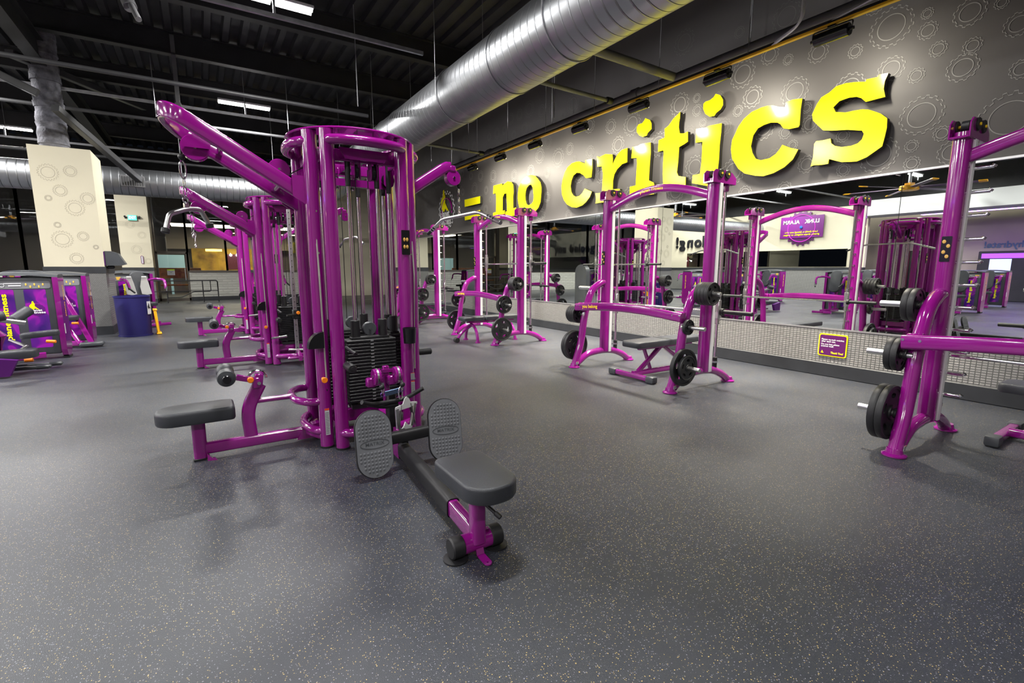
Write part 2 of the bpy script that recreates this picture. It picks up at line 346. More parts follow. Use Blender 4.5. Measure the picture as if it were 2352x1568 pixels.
LETTERS={'equals':[[(11.665,3.038),(10.835,3.028),(10.839,2.855),(11.664,2.854)],
[(11.677,2.68),(10.842,2.695),(10.846,2.517),(11.667,2.507)]],'n':[[(10.157,3.186),(9.784,3.183),(9.769,3.132),(9.534,3.196),(9.384,3.16),(9.311,3.092),(9.292,2.928),(9.311,2.834),(9.307,2.578),(9.192,2.586),(9.147,2.423),(9.642,2.408),(9.622,2.536),(9.558,2.539),(9.563,2.717),(9.582,2.945),(9.688,2.939),(9.756,2.868),(9.764,2.564),(9.67,2.575),(9.666,2.495),(10.176,2.475),(10.185,2.558),(10.05,2.571),(10.036,2.942),(10.066,3.006),(10.18,3.0)]],'o':[[(8.62,3.194),(8.459,3.147),(8.363,3.075),(8.276,2.992),(8.244,2.899),(8.242,2.794),(8.256,2.689),(8.27,2.594),(8.339,2.494),(8.45,2.433),(8.596,2.419),(8.763,2.444),(8.917,2.497),(9.04,2.556),(9.085,2.665),(9.112,2.772),(9.103,2.885),(9.077,2.994),(9.007,3.078),(8.887,3.153),(8.752,3.192)],'hole',[(8.602,2.998),(8.536,2.921),(8.519,2.829),(8.502,2.737),(8.517,2.648),(8.581,2.601),(8.697,2.576),(8.773,2.612),(8.816,2.7),(8.825,2.794),(8.809,2.884),(8.767,2.952),(8.684,2.996)]],'c':[[(7.141,3.197),(7.064,3.189),(6.91,3.124),(6.896,3.18),(6.716,3.169),(6.71,3.006),(6.729,2.858),(6.868,2.863),(6.937,2.927),(7.04,2.981),(7.135,3.001),(7.23,2.961),(7.281,2.881),(7.305,2.784),(7.275,2.669),(7.22,2.607),(7.148,2.57),(7.044,2.574),(6.96,2.618),(6.895,2.685),(6.704,2.607),(6.757,2.518),(6.853,2.443),(6.953,2.395),(7.107,2.372),(7.249,2.392),(7.396,2.459),(7.492,2.549),(7.561,2.671),(7.574,2.821),(7.548,2.931),(7.486,3.057),(7.397,3.143),(7.273,3.193)]],'r':[[(6.591,3.192),(6.528,3.165),(6.378,3.187),(6.215,3.151),(6.204,3.081),(6.199,2.966),(6.166,3.034),(6.099,3.12),(6.004,3.179),(5.875,3.187),(5.871,2.963),(5.98,2.953),(6.089,2.893),(6.156,2.815),(6.181,2.72),(6.182,2.58),(6.017,2.563),(6.016,2.39),(6.284,2.39),(6.599,2.389),(6.586,2.456),(6.606,2.568),(6.442,2.553),(6.434,2.716),(6.425,2.867),(6.46,3.0),(6.576,3.01),(6.588,3.109)]],'i':[[(5.77,3.179),(5.639,3.169),(5.587,3.186),(5.394,3.173),(5.381,3.027),(5.391,2.814),(5.394,2.609),(5.298,2.563),(5.281,2.518),(5.281,2.388),(5.47,2.39),(5.785,2.388),(5.786,2.565),(5.661,2.57),(5.656,2.771),(5.648,2.902),(5.66,2.993),(5.777,3.008),(5.766,3.101)],
[(5.511,3.555),(5.422,3.507),(5.391,3.452),(5.386,3.367),(5.462,3.321),(5.475,3.291),(5.548,3.286),(5.625,3.324),(5.681,3.391),(5.684,3.457),(5.649,3.497),(5.574,3.496),(5.532,3.528)]],'t':[[(4.859,3.478),(4.86,3.395),(4.87,3.348),(4.871,3.269),(4.847,3.184),(4.771,3.167),(4.71,3.178),(4.701,3.039),(4.761,3.017),(4.848,2.994),(4.849,2.925),(4.853,2.774),(4.864,2.644),(4.835,2.588),(4.706,2.554),(4.697,2.366),(4.979,2.392),(5.097,2.45),(5.123,2.664),(5.125,2.822),(5.121,2.977),(5.136,3.006),(5.232,3.003),(5.228,3.17),(5.12,3.183),(5.117,3.244),(5.127,3.308),(5.05,3.34),(4.976,3.413)]],'i2':[[(4.567,3.179),(4.415,3.163),(4.36,3.174),(4.176,3.163),(4.176,3.053),(4.186,2.889),(4.183,2.703),(4.19,2.564),(4.097,2.549),(4.073,2.369),(4.326,2.375),(4.589,2.451),(4.585,2.56),(4.466,2.561),(4.452,2.694),(4.451,2.848),(4.455,2.987),(4.566,2.996),(4.566,3.083)],
[(4.289,3.563),(4.222,3.528),(4.18,3.462),(4.174,3.389),(4.208,3.343),(4.271,3.314),(4.296,3.283),(4.363,3.291),(4.434,3.346),(4.473,3.421),(4.472,3.487),(4.439,3.506),(4.372,3.506),(4.319,3.528)]],'c2':[[(3.483,3.202),(3.414,3.166),(3.338,3.142),(3.329,3.196),(3.254,3.205),(3.147,3.189),(3.155,3.076),(3.152,2.897),(3.164,2.878),(3.271,2.881),(3.336,2.905),(3.378,2.963),(3.418,2.99),(3.495,3.009),(3.582,3.002),(3.66,2.979),(3.715,2.908),(3.736,2.782),(3.708,2.692),(3.661,2.617),(3.588,2.585),(3.48,2.589),(3.406,2.625),(3.363,2.671),(3.334,2.717),(3.234,2.663),(3.142,2.627),(3.195,2.523),(3.289,2.451),(3.416,2.404),(3.542,2.387),(3.644,2.407),(3.794,2.459),(3.886,2.532),(3.985,2.676),(4.01,2.798),(4.002,2.913),(3.964,2.982),(3.926,3.06),(3.858,3.138),(3.758,3.197),(3.629,3.218),(3.551,3.217)]],'s':[[(2.509,3.176),(2.504,3.197),(2.406,3.189),(2.395,3.208),(2.314,3.199),(2.337,3.131),(2.34,3.058),(2.318,2.974),(2.413,2.974),(2.489,2.972),(2.536,3.023),(2.582,3.048),(2.657,3.06),(2.746,3.05),(2.803,3.001),(2.775,2.945),(2.673,2.915),(2.584,2.912),(2.511,2.905),(2.453,2.886),(2.394,2.852),(2.343,2.82),(2.28,2.759),(2.274,2.668),(2.285,2.572),(2.297,2.491),(2.361,2.45),(2.427,2.408),(2.518,2.381),(2.662,2.399),(2.727,2.426),(2.796,2.456),(2.8,2.406),(2.868,2.406),(2.952,2.416),(2.985,2.408),(2.968,2.508),(2.969,2.652),(2.95,2.678),(2.868,2.673),(2.801,2.675),(2.788,2.623),(2.749,2.587),(2.677,2.56),(2.586,2.554),(2.522,2.568),(2.489,2.6),(2.476,2.652),(2.497,2.688),(2.64,2.729),(2.796,2.756),(2.886,2.78),(2.949,2.849),(3.004,2.912),(3.019,2.983),(2.978,3.08),(2.935,3.142),(2.858,3.169),(2.792,3.214),(2.701,3.218),(2.611,3.203)]]}
GEARS=[(2.37,3.67,0.19),(2.06,3.52,0.08),(1.76,3.56,0.12),(1.96,3.32,0.07),(1.71,3.26,0.07),(1.76,3.09,0.12),(2.11,3.13,0.07),(2.33,3.26,0.12),(2.03,2.74,0.18),(1.85,2.53,0.07),(1.76,2.34,0.11),(2.08,2.46,0.06),(2.06,2.29,0.07),(2.36,2.43,0.18),(2.68,3.55,0.07),(3.06,3.67,0.11),(3.63,3.84,0.11),(3.4,3.71,0.06),(3.98,3.73,0.17),(3.29,3.32,0.16),(3.82,3.41,0.13),(4.01,3.29,0.07),(4.95,3.62,0.16),(4.66,3.63,0.06),(4.64,3.46,0.08),(4.53,3.27,0.06),(5.88,3.57,0.18),(6.37,3.65,0.12),(6.91,3.79,0.13),(6.18,3.31,0.14),(6.88,3.33,0.11),(7.46,3.5,0.11),(7.82,3.4,0.18),(8.43,3.55,0.15),(8.76,3.3,0.13),(8.17,3.18,0.1),(8.19,2.7,0.1),(8.42,2.37,0.14),(7.46,2.27,0.1),(7.19,2.97,0.14),(4.63,2.69,0.16),(3.64,3.0,0.15),(3.36,2.88,0.08),(3.26,2.71,0.06),(3.14,3.1,0.06),(3.08,2.91,0.1),(3.08,2.46,0.1),(2.7,3.19,0.15),(2.72,2.7,0.07),(2.68,2.33,0.07),(4.02,2.53,0.17),(3.83,2.23,0.09),(3.32,2.2,0.1),(4.94,2.39,0.15),(5.86,2.44,0.16),(6.58,2.87,0.13),(5.32,3.14,0.18),(1.39,2.56,0.22),(1.42,3.33,0.1),(1.36,2.95,0.08),(1.55,3.55,0.05),(2.08,3.68,0.05),(2.54,3.94,0.09),(10.09,3.13,0.08),(11.29,3.27,0.16),(10.34,3.44,0.14),(9.41,3.32,0.12),(10.68,3.16,0.1),(11.95,3.28,0.09),(12.2,2.91,0.15),(8.17,3.15,0.09),(8.16,2.69,0.1),(8.37,2.35,0.14),(10.71,2.7,0.11),(11.96,3.76,0.1),(11.47,3.62,0.1),(10.96,3.54,0.13)]
# ================================================================== THE SETTING
XL, XR, YB, YF, ZC = -14.0, 6.1, -7.0, 22.7, 5.6
struct('floor', MB().box(((XL+9)/2, (YB+YF)/2, -.05), (9-XL, YF-YB, .1)), FLOORM)
# ceiling: black corrugated deck, ribs along the wall
c = MB(); prof = []; x = XL
while x < 9.2:
    prof += [(x, ZC), (x+.10, ZC), (x+.13, ZC+.075), (x+.27, ZC+.075)]; x += .30
vs = [(px, y, pz) for y in (YB, YF) for px, pz in prof]; n = len(prof)
c.add(vs, [(i, i+1, n+i+1, n+i) for i in range(n-1)]); c.box(((XL+9)/2, (YB+YF)/2, ZC+.25), (9-XL, YF-YB, .1))
ceil = struct('ceiling', c, BLKM)
for k, y in enumerate([-5.2, -2.75, -.3, 2.15, 4.6, 6.3, 9.35, 11.6, 14.0, 16.6, 19.4]):
    b = MB(); x0, x1 = XL, 6.1
    b.box(((x0+x1)/2, y, 5.40), (x1-x0, .02, .36)); b.box(((x0+x1)/2, y, 5.585), (x1-x0, .16, .02)); b.box(((x0+x1)/2, y, 5.21), (x1-x0, .16, .02))
    struct('trim_%d' % (k+1), b, BLKS)
b = MB().box((-2.1, (YB+YF)/2, 5.0), (.03, YF-YB, .42)); b.box((-2.1, (YB+YF)/2, 5.2), (.2, YF-YB, .025)).box((-2.1, (YB+YF)/2, 4.79), (.2, YF-YB, .025))
struct('trim_12', b, BLKS)
# right wall
wr = struct('wall_right', MB().box((6.2, (YB+15.5)/2, 2.8), (.2, 15.5-YB, 5.6)), WALLM)
struct('baseboard_right', MB().box((6.075, (YB+15.5)/2, .08), (.05, 15.5-YB, .16), bev=.008), BASEB)
struct('trim_13', MB().box((6.08, (YB+15.5)/2, .355), (.04, 15.5-YB, .39)), WEAVE)
struct('trim_14', MB().box((6.078, (YB+15.5)/2, .556), (.044, 15.5-YB, .014)), TRIM)
struct('trim_15', MB().box((6.075, (YB+15.5)/2, 2.212), (.05, 15.5-YB, .02)), TRIM)
y0 = 2.11-1.52*6
k = 0
while y0 < 15.4:
    y1 = min(y0+1.52, 15.5)
    o = MB().box((6.082, (y0+y1)/2, 1.382), (.012, y1-y0-.006, 1.636)).build('wall_mirror', MIR, None, False)
    tag(o, 'frameless wall mirror panel in the long row under the big yellow lettering', 'mirror', 'wall mirrors along the lettered wall'); y0 += 1.52
# gear print on the graphite wall
def gear_ribbon(mb, o, ux, uy, R, wd=.006, teeth=None, nrm=None, inner=.62):
    o = V(o); ux = V(ux); uy = V(uy); T = teeth or max(12, min(22, int(R*90))); pts = []
    for t in range(T):
        for f, q in ((.0, .88), (.22, .88), (.32, 1), (.68, 1), (.78, .88)):
            a = 2*PI*(t+f)/T; pts.append((a, R*q))
    for lst in (pts, [(2*PI*k/32, R*inner) for k in range(32)]):
        m = len(lst); vs = []
        for a, r in lst:
            for d in (-wd/2, wd/2): vs.append(o+ux*(r+d)*math.cos(a)+uy*(r+d)*math.sin(a))
        mb.add(vs, [(2*i, 2*i+1, 2*((i+1) % m)+1, 2*((i+1) % m)) for i in range(m)])
g = MB(); g2 = MB()
used = []
for y, z, R in GEARS:
    gear_ribbon(g, (6.0965, y, z), (0, -1, 0), (0, 0, 1), R, .0075 if R > .11 else .006); used.append((y, z, R))
for _ in range(900):
    y = random.uniform(-6.5, 15.2); z = random.uniform(2.4, 4.6); R = random.choice([.07, .09, .12, .17])
    if z-R < 2.28: continue
    if any(math.hypot(y-a, z-b) < R+c_+.05 for a, b, c_ in used): continue
    if 1.2 < y < 8 and random.random() < .6: continue
    gear_ribbon(g2, (6.097, y, z), (0, -1, 0), (0, 0, 1), R, .005); used.append((y, z, R))
g.build('gear_print', GEARM, wr, False, label='pale grey gear outlines')
g2.build('gear_print', mat('faint_gear_print', (.20, .198, .19), .5), wr, False, label='faint grey gear outlines')
# far wall: sill panel, glazing, cream part
fw_ = struct('wall_far', MB().box((1.95, YF+.1, .56), (4.7, .2, 1.12)), WAVE)
struct('baseboard_far', MB().box((1.95, YF-.02, .07), (4.7, .04, .14)), BASEB)
struct('trim_16', MB().box((1.95, YF+.05, 1.14), (4.7, .3, .05)), MULL)
struct('wall_far_cream', MB().box((6.65, YF+.1, 2.8), (4.7, .2, 5.6)), CRM)
struct('wall_far_top', MB().box(((XL+4.3)/2, YF+.1, 4.95), (4.3-XL, .2, 1.3)), BLKS)
struct('wall_far_left', MB().box(((XL-2.4)/2, YF+.1, .5), (-2.4-XL, .2, 1.0)), WAVE)
gi = 1
def window(x0, x1, z0, z1, y=YF+.1):
    global gi
    o = struct('window_%d' % gi, MB().box(((x0+x1)/2, y, (z0+z1)/2), (x1-x0-.05, .012, z1-z0-.05)), GLASS)
    f = MB()
    for xx in (x0, x1): f.box((xx, y, (z0+z1)/2), (.07, .13, z1-z0))
    for zz in (z0, z1): f.box(((x0+x1)/2, y, zz), (x1-x0, .12, .06))
    f.build('window_frame', MULL, o, False); gi += 1
for a, b_ in ((-.4, .9), (.9, 2.25), (2.25, 4.3)): window(a, b_, 1.14, 4.3)
for a, b_ in ((-14, -11), (-11, -8), (-8, -5.0), (-5.0, -3.2), (-3.2, -2.4)): window(a, b_, 1.0, 4.3)
window(-1.42, -.4, 1.86, 4.3)
d = struct('door_1', MB().box((-.91, YF+.1, .95), (.92, .02, 1.75)), GLASS)
f = MB()
for xx in (-1.40, -.42): f.box((xx, YF+.1, .93), (.09, .13, 1.86))
f.box((-.91, YF+.1, 1.85), (1.0, .13, .09)).box((-.91, YF+.1, .05), (1.0, .13, .1)); f.build('door_frame', MULL, d, False)
MB().cyl((-.52, YF+.0, .75), (-.52, YF+.0, 1.25), .02).build('door_handle', TRIM, d)
o = MB().box((-.98, YF+.02, 1.10), (.24, .006, .22)); o = o.build('paper_notice', LAB, None, False); tag(o, 'white paper notice with a yellow-green top taped to the glass door', 'notice')
m = MB(); m.box((-.98, YF+.014, 1.19), (.24, .004, .05)); m.build('coloured_heading', mat('lime_print', (.5, .7, .02), .5), o, False)
MB().box((-.98, YF+.014, 1.12), (.15, .004, .012)).box((-.98, YF+.014, 1.09), (.06, .004, .012)).box((-.98, YF+.014, 1.04), (.17, .004, .006)).build('printed_text', BASEB, o, False)
# side and back walls (seen in the mirrors)
struct('wall_left', MB().box((XL-.1, (YB+YF)/2, 1.9), (.2, YF-YB, 3.8)), BEIGE)
struct('wall_back', MB().box((-2.5, YB-.1, 1.9), (23, .2, 3.8)), BEIGE)
struct('trim_25', MB().box((XL-.1, (YB+YF)/2, 4.7), (.2, YF-YB, 1.8)), BLKS)
struct('trim_26', MB().box((-2.5, YB-.1, 4.7), (23, .2, 1.8)), BLKS)
wl = struct('wall_left_front', MB().box((-12.1, 16.05, 2.62), (.2, 13.2, 2.66)), CRM)
struct('trim_17', MB().box((-12.08, 16.05, 1.23), (.24, 13.2, .12)), BASEB)
struct('trim_18', MB().box((-12.09, 16.05, .6), (.22, 13.2, 1.15)), WEAVE)
struct('trim_19', MB().box((-12.0, 3.4, 3.72), (1.2, 12.4, .62)), WHT)
o = MB().box((-11.97, 14.3, 1.72), (.02, 8.4, .78)).build('wall_mirror', MIR, None, False)
tag(o, 'low mirror on the cream wall opposite, under the black lettering', 'mirror')
# cream columns
def column(nm, x0, x1, y0, y1, z1, gears):
    c = MB().box(((x0+x1)/2, (y0+y1)/2, (1.28+z1)/2), (x1-x0, y1-y0, z1-1.28))
    o = struct(nm, c, CRM)
    MB().box(((x0+x1)/2, (y0+y1)/2, 1.22), (x1-x0+.03, y1-y0+.03, .12)).build('dark_band', BASEB, o, False)
    MB().box(((x0+x1)/2, (y0+y1)/2, .65), (x1-x0+.01, y1-y0+.01, 1.05)).build('woven_panel', WEAVEX, o, False)
    MB().box(((x0+x1)/2, (y0+y1)/2, .08), (x1-x0+.04, y1-y0+.04, .16)).build('baseboard', BASEB, o, False)
    g = MB()
    for gx, gz, R in gears: gear_ribbon(g, (gx, y0-.003, gz), (1, 0, 0), (0, 0, 1), R, .008, 20, inner=.64)
    g.build('gear_print', CRMG, o, False); return o
cl1 = column('wall_column', -2.36, -1.52, 11.8, 12.86, 3.37, [(-2.13, 2.92, .142), (-1.83, 2.97, .095), (-2.0, 2.62, .10), (-1.83, 2.33, .137), (-2.1, 2.02, .05), (-2.06, 1.77, .147), (-1.77, 1.83, .084), (-1.90, 1.43, .10), (-1.64, 2.51, .105), (-2.17, 2.48, .05), (-1.61, 1.64, .04)])
column('wall_column_far', -2.3, -1.42, 21.5, 22.4, 4.6, [(-1.65, 2.4, .12), (-1.95, 2.75, .13), (-1.85, 1.9, .15), (-1.55, 1.5, .1)])
column('wall_column_side', 5.6, 6.3, 15.52, 16.4, 5.2, [])
# sprayed steel post over the near column
b = MB()
for k in range(26):
    z = 3.3+k*.09
    b.cyl((-2.08, 12.3, z), (-2.08, 12.3, z+.095), .21+random.uniform(-.015, .015), .21+random.uniform(-.015, .015), seg=18)
struct('trim_20', b, FLUF, True)
for k, (a, c_) in enumerate((((-4.4, 11.7, 5.3), (-2.1, 11.7, 4.2)), ((-1.9, 11.7, 4.0), (-1.0, 13.9, 3.2)), ((-2.4, 11.8, 4.8), (-.9, 16, 5.3)))):
    struct('trim_%d' % (21+k), MB().rtube([a, c_], .12, .12), DPIPE)
# ------------------------------------------------------------------ ducts, pipes, struts
d = thing('spiral_duct', 'large round galvanised duct running overhead beside the lettered wall', 'duct', (3.6, 4, 3.9))
m = MB(); m.lathe([(0, 0), (.40, 0), (.40, 19.6), (0, 19.6)], Matrix.Translation((0, -9.7, 0)) @ Matrix.Rotation(-PI/2, 4, 'X'), 64); m.build('duct_tube', DUCTY, d)
for y in (-6, -2.2, 1.6, 5.4, 9.2):
    MB().lathe([(.395, -.02), (.41, -.02), (.41, .02), (.395, .02)], Matrix.Translation((0, y, 0)) @ Matrix.Rotation(-PI/2, 4, 'X'), 64).build('joint_band', DUCTY, d)
for y in (-3, .4, 3.1, 6.2, 9.0):
    h = MB(); h.ring((0, y, 0), (1, 0, 0), (0, 0, 1), .408, .006, 40, 6)
    for s in (-.41, .41): h.cyl((s, y, 0), (s, y, 1.66), .006, seg=6)
    h.build('hanger_rod', GALV, d)
d = thing('cross_duct', 'round galvanised duct crossing the room behind the cream column', 'duct', (0, 14.3, 3.2))
m = MB(); m.tube(fil([(-13.5, 0, 0), (2.9, 0, 0), (3.5, .1, .35), (3.6, .15, .7)], .5, 6), .30, 40, False, (0, 1, 0)); m.build('duct_tube', DUCTX, d)
v = MB().box((-1.13, -.30, -.02), (.44, .05, .24), bev=.006); v.build('air_register', PIPE, d)
v = MB()
for k in range(9): v.box((-1.31+k*.045, -.33, -.02), (.008, .012, .19), (0, 0, .4))
v.build('register_slats', BLKS, d)
for x in (-6, -3.5, -.2, 1.8):
    MB().cyl((x, 0, .3), (x, 0, 2.3), .006, seg=6).build('hanger_rod', GALV, d)
o = MB().tube([(5.62, -6.8, 3.79), (5.62, 15.4, 3.79)], .065, 20).build('sprinkler_main', PIPE); tag(o, 'thick grey sprinkler main running along the top of the lettered wall', 'pipe')
for y in (1.2, 5.3, 9.6):
    o = MB().cyl((5.62, y, 3.79), (5.62, y+.12, 3.79), .082, seg=20).build('pipe_coupling', PIPE, o)
for y, nm in ((4.65, 'nearest of the sprinkler branch pipes joining the main by the lettered wall'), (5.8, 'middle sprinkler branch pipe between the big duct and the wall main'), (9.85, 'farthest sprinkler branch pipe between the big duct and the wall main')):
    o = MB().cyl((4.02, y, 3.82), (5.6, y, 3.80), .03 if y > 5 else .055, seg=14).build('sprinkler_branch', PIPE); tag(o, nm, 'pipe')
    h = MB().lathe([(0, 0), (.02, 0), (.02, .04), (.05, .05), (.05, .055), (0, .055)], Matrix.Translation((4.3, y, 3.84)), 12); h.build('sprinkler_head', CHR, o)
    MB().lathe([(.03, -.05), (.05, -.05), (.05, .05), (.03, .05)], Matrix.Translation((5.5, y, 3.8)) @ Matrix.Rotation(PI/2, 4, 'Y'), 14).build('collar', BLKS, o)
for x, y, h0 in ((4.9, 6.4, 3.6), (4.9, 9.3, 3.6), (5.62, 7.4, 3.85), (5.62, 3.6, 3.85), (5.62, 11.6, 3.85), (2.5, 8.8, 4.0), (-.5, 12.2, 4.2), (-3.2, 12.2, 4.2), (1.9, 12.2, 4.0)):
    o = MB().cyl((x, y, h0), (x, y, 5.6), .008, seg=6).build('ceiling_rod', GALV); tag(o, 'thin steel rod hanging from the black ceiling deck', 'rod', 'thin hanger rods from the ceiling')
for y, x0, x1, l in ((2.4, -9, 3.1, 'steel strut hung over the nearest ceiling light row'), (7.45, -9, 3.15, 'long steel strut hung under the ceiling light at the top edge'), (12.4, -9, 3.1, 'long steel strut hung under the middle pair of ceiling lights'), (17.5, -9, 5, 'farthest steel strut crossing under the ceiling')):
    o = MB().box(((x0+x1)/2, y, 4.52), (x1-x0, .045, .05)).build('ceiling_strut', GALV, None, False); tag(o, l, 'strut')
for y, z in ((9.9, 4.2), (13.3, 4.4), (16.0, 4.0)):
    o = MB().tube([(-13.9, y, z), (3.0, y, z)], .035, 12).build('ceiling_pipe', DPIPE); tag(o, {9.9: 'nearest', 13.3: 'middle', 16.0: 'farthest'}[y]+' of the dark pipes crossing the ceiling above the cable machines', 'pipe')
o = MB().tube([(-.62, 8.45, 5.5), (-.55, 8.3, 4.75), (-.48, 8.15, 4.5)], .075, 14).tube([(-.48, 8.15, 4.55), (-.40, 7.95, 4.3)], .035, 12).build('drop_pipe', PIPE); tag(o, 'short grey drop pipe end hanging from the dark ceiling at the top left', 'pipe')
o = MB().box((-.11, 11.6, 4.9), (.07, .07, 1.3)).box((-.11, 11.6, 4.3), (.1, .1, .1)).build('ceiling_post', PIPE, None, False); tag(o, 'grey steel drop post above the nearest cable machine arm', 'post')
# ceiling lights
for y in LY:
    for x in LX:
        if (x, y) == (1.1, 17.8): continue
        lb = {(-3.9, 17.8): 'tube light glowing pinkish white at the far left', (1.1, 12.6): 'pair of tube lights above the nearest cable machine arm', (1.1, 7.67): 'tube light cut off by the top edge of the photo'}.get((x, y))
        t = thing('ceiling_light', lb or 'twin tube light of the ceiling grid reflected in the mirrors', 'ceiling light', (x, y, LZ), 0, 'tube lights hung in a grid')
        for dx in (-.26, .26):
            MB().box((dx, 0, .02), (.50, .20, .04), bev=.006).build('housing', SIL, t)
            for dy in (-.05, .05): MB().cyl((dx-.235, dy, -.018), (dx+.235, dy, -.018), .016, seg=12).build('tube', TUBE, t)
        MB().cyl((0, 0, .04), (0, 0, .78), .006, seg=6).box((0, -.1, -.14), (.03, .03, .22)).build('hanger', GALV, t)
# ------------------------------------------------------------------ wall wash track
t = thing('track_rail', 'long lighting track with a yellow face carrying the black floodlights', 'lighting track', (5.3, 2.36, 3.58))
MB().box((0, 4.8, 0), (.04, 11.2, .035)).cyl((0.02, -.75, .03), (.02, 10.4, .03), .014, seg=10).build('rail', BLKS, t)
MB().box((-.023, 4.8, -.012), (.006, 11.2, .02)).box((0, 4.8, -.021), (.036, 11.2, .006)).build('yellow_face', LEDY, t, False)
MB().tube(fil([(0, -.78, .03), (.0, -.72, .05), (.0, -.2, .08), (.0, .2, .02)], .1), .01, 8).build('conduit', SIL, t)
MB().tube(fil([(-.1, .42, .98), (-.1, .42, .08), (0, .75, .03)], .12), .012, 8).tube(fil([(-.13, .42, .98), (-.13, .42, .05), (0, .8, .0)], .12), .012, 8).build('conduit', SIL, t)
for k in range(9):
    MB().cyl((0, -.2+k*1.25, .02), (0, -.2+k*1.25, 2.0), .004, seg=6).build('suspension_wire', GALV, t)
for i, y in enumerate(LAMPY):
    names = ['nearest the camera, over the letter s', 'second from the nearest, over the last letter c', 'third from the nearest, over the last i', 'fourth from the nearest, over the first i', 'fifth from the nearest, over the first c', 'second from the far end, between no and critics', 'at the far end, over the equals sign']
    t = thing('floodlight', 'black cylindrical wall floodlight on the track, '+names[i], 'floodlight', (5.3, y, 3.47), 0, 'black floodlights on the lighting track')
    MB().cyl((0, -.155, 0), (0, .155, 0), .058, seg=24, cap=.006).build('lamp_body', BLKG, t)
    MB().tube(fil([(0, -.175, -.005), (0, -.175, .075), (0, .175, .075), (0, .175, -.005)], .02), .007, 8).cyl((0, -.19, 0), (0, -.15, 0), .015, seg=8).cyl((0, .15, 0), (0, .19, 0), .015, seg=8).build('yoke', BLKS, t)
    MB().box((0, 0, .095), (.05, .07, .045)).build('track_clip', BLKG, t)
    MB().box((.056, 0, -.02), (.012, .27, .03)).build('lens', mat('lit_lens', (1, .9, .65), .4, 0, 0, 4), t)
# ------------------------------------------------------------------ the yellow lettering
LL = {'equals': 'yellow equals sign made of two slanted bars, leftmost on the graphite wall', 'n': 'ragged yellow letter n after the equals sign', 'o': 'ragged yellow letter o above the second weight rack', 'c': 'ragged yellow letter c, the first of the word critics', 'r': 'ragged yellow letter r of the word critics', 'i': 'smaller ragged yellow letter i between r and t', 't': 'ragged yellow letter t with a tall curved top', 'i2': 'larger ragged yellow letter i between t and c', 'c2': 'big ragged yellow letter c beside the final s', 's': 'biggest ragged yellow letter s at the end of the word critics'}
for k, ls in LETTERS.items():
    holes = [ls[2]] if len(ls) == 3 else []
    polys = [ls[0]] if holes else ls
    cy = sum(p[0] for p in polys[0])/len(polys[0]); cz = min(p[1] for p in polys[0])
    t = thing('yellow_letter', LL[k], 'sign letter', (6.0, cy, cz), 0, 'yellow letters on the graphite wall')
    a = MB(); b = MB()
    for pl in polys:
        sh = [(y-cy, z-cz) for y, z in pl]; hl = [[(y-cy, z-cz) for y, z in h] for h in holes]
        a.prism(sh, (0, 0, 0), (0, 1, 0), (0, 0, 1), (.010, 0, 0), hl)
        b.prism(sh, (.011, 0, 0), (0, 1, 0), (0, 0, 1), (.055, 0, 0), hl)
        yc = sum(p[0] for p in sh)/len(sh); 
    a.build('letter_face', YEL, t, False); b.build('letter_back', LETS, t, False)
    m = MB()
    for pl in polys:
        q = pl[0]; m.cyl((.06, q[0]-cy-.0, q[1]-cz-.02), (.094, q[0]-cy, q[1]-cz-.02), .006, seg=6)
    m.build('standoff', LETS, t, False)
# wall logo
t = thing('wall_logo', 'gear shaped logo with yellow thumb and white lettering on the wall', 'logo', (6.08, 12.95, 2.9))
g = MB(); gear_ribbon(g, (0, 0, 0), (0, -1, 0), (0, 0, 1), .52, .042, 20, inner=0.01); g.build('gear_outline', GEARW, t, False)
MB().tube([(0, -.33*math.cos(a), .33*math.sin(a)) for a in [PI*k/20-.3 for k in range(33)]], .022, 8).build('purple_ring', PUR, t)
th = [(-.16, -.02), (-.26, .10), (-.28, .26), (-.20, .36), (-.14, .40), (-.12, .56), (-.05, .58), (-.02, .46), (.02, .38), (.0, .22), (.10, .10), (.24, -.04), (.10, .0), (.0, .06), (-.06, -.02)]
MB().prism([(-x, z) for x, z in th], (-.012, .08, 0), (0, 1, 0), (0, 0, 1), (.008, 0, 0)).build('thumb_figure', YEL, t, False)
m = MB(); text(m, 'planet', (-.015, .1, -.10), (0, -1, 0), (0, 0, 1), .62, .27, .035); text(m, 'fitness', (-.015, .0, -.32), (0, -1, 0), (0, 0, 1), .62, .27, .035); m.build('logo_lettering', mat('white_letters', (.85, .85, .85), .5), t, False)
# plate notice on the lower panel
t = thing('wall_notice', 'purple plaque with a yellow border on the woven wall panel', 'sign', (6.05, 2.59, .37))
MB().prism(rrect(.30, .26, .025), (.0, 0, 0), (0, -1, 0), (0, 0, 1), (.012, 0, 0)).build('yellow_border', YEL, t, False)
MB().prism(rrect(.275, .235, .018), (-.003, 0, 0), (0, -1, 0), (0, 0, 1), (.003, 0, 0)).build('purple_face', mat('plaque_purple', (.10, .008, .10), .35), t, False)
m = MB()
for s, z, wd in (('Please re-rack weights', .065, .235), ('after each use.', .042, .15), ('Do not lean plates', .010, .19), ('against wall.', -.013, .135)):
    text(m, s, (-.005, .118-wd/2, z), (0, -1, 0), (0, 0, 1), wd, .026, .02)
m.build('white_lettering', TXW, t, False)
m = MB(); text(m, 'Thank You!', (-.005, -.055, -.085), (0, -1, 0), (0, 0, 1), .13, .032, .03); m.prism([(0, 0), (.03, 0), (.012, .03)], (-.006, .115, -.095), (0, -1, 0), (0, 0, 1), (.002, 0, 0)); m.build('yellow_lettering', YEL, t, False)
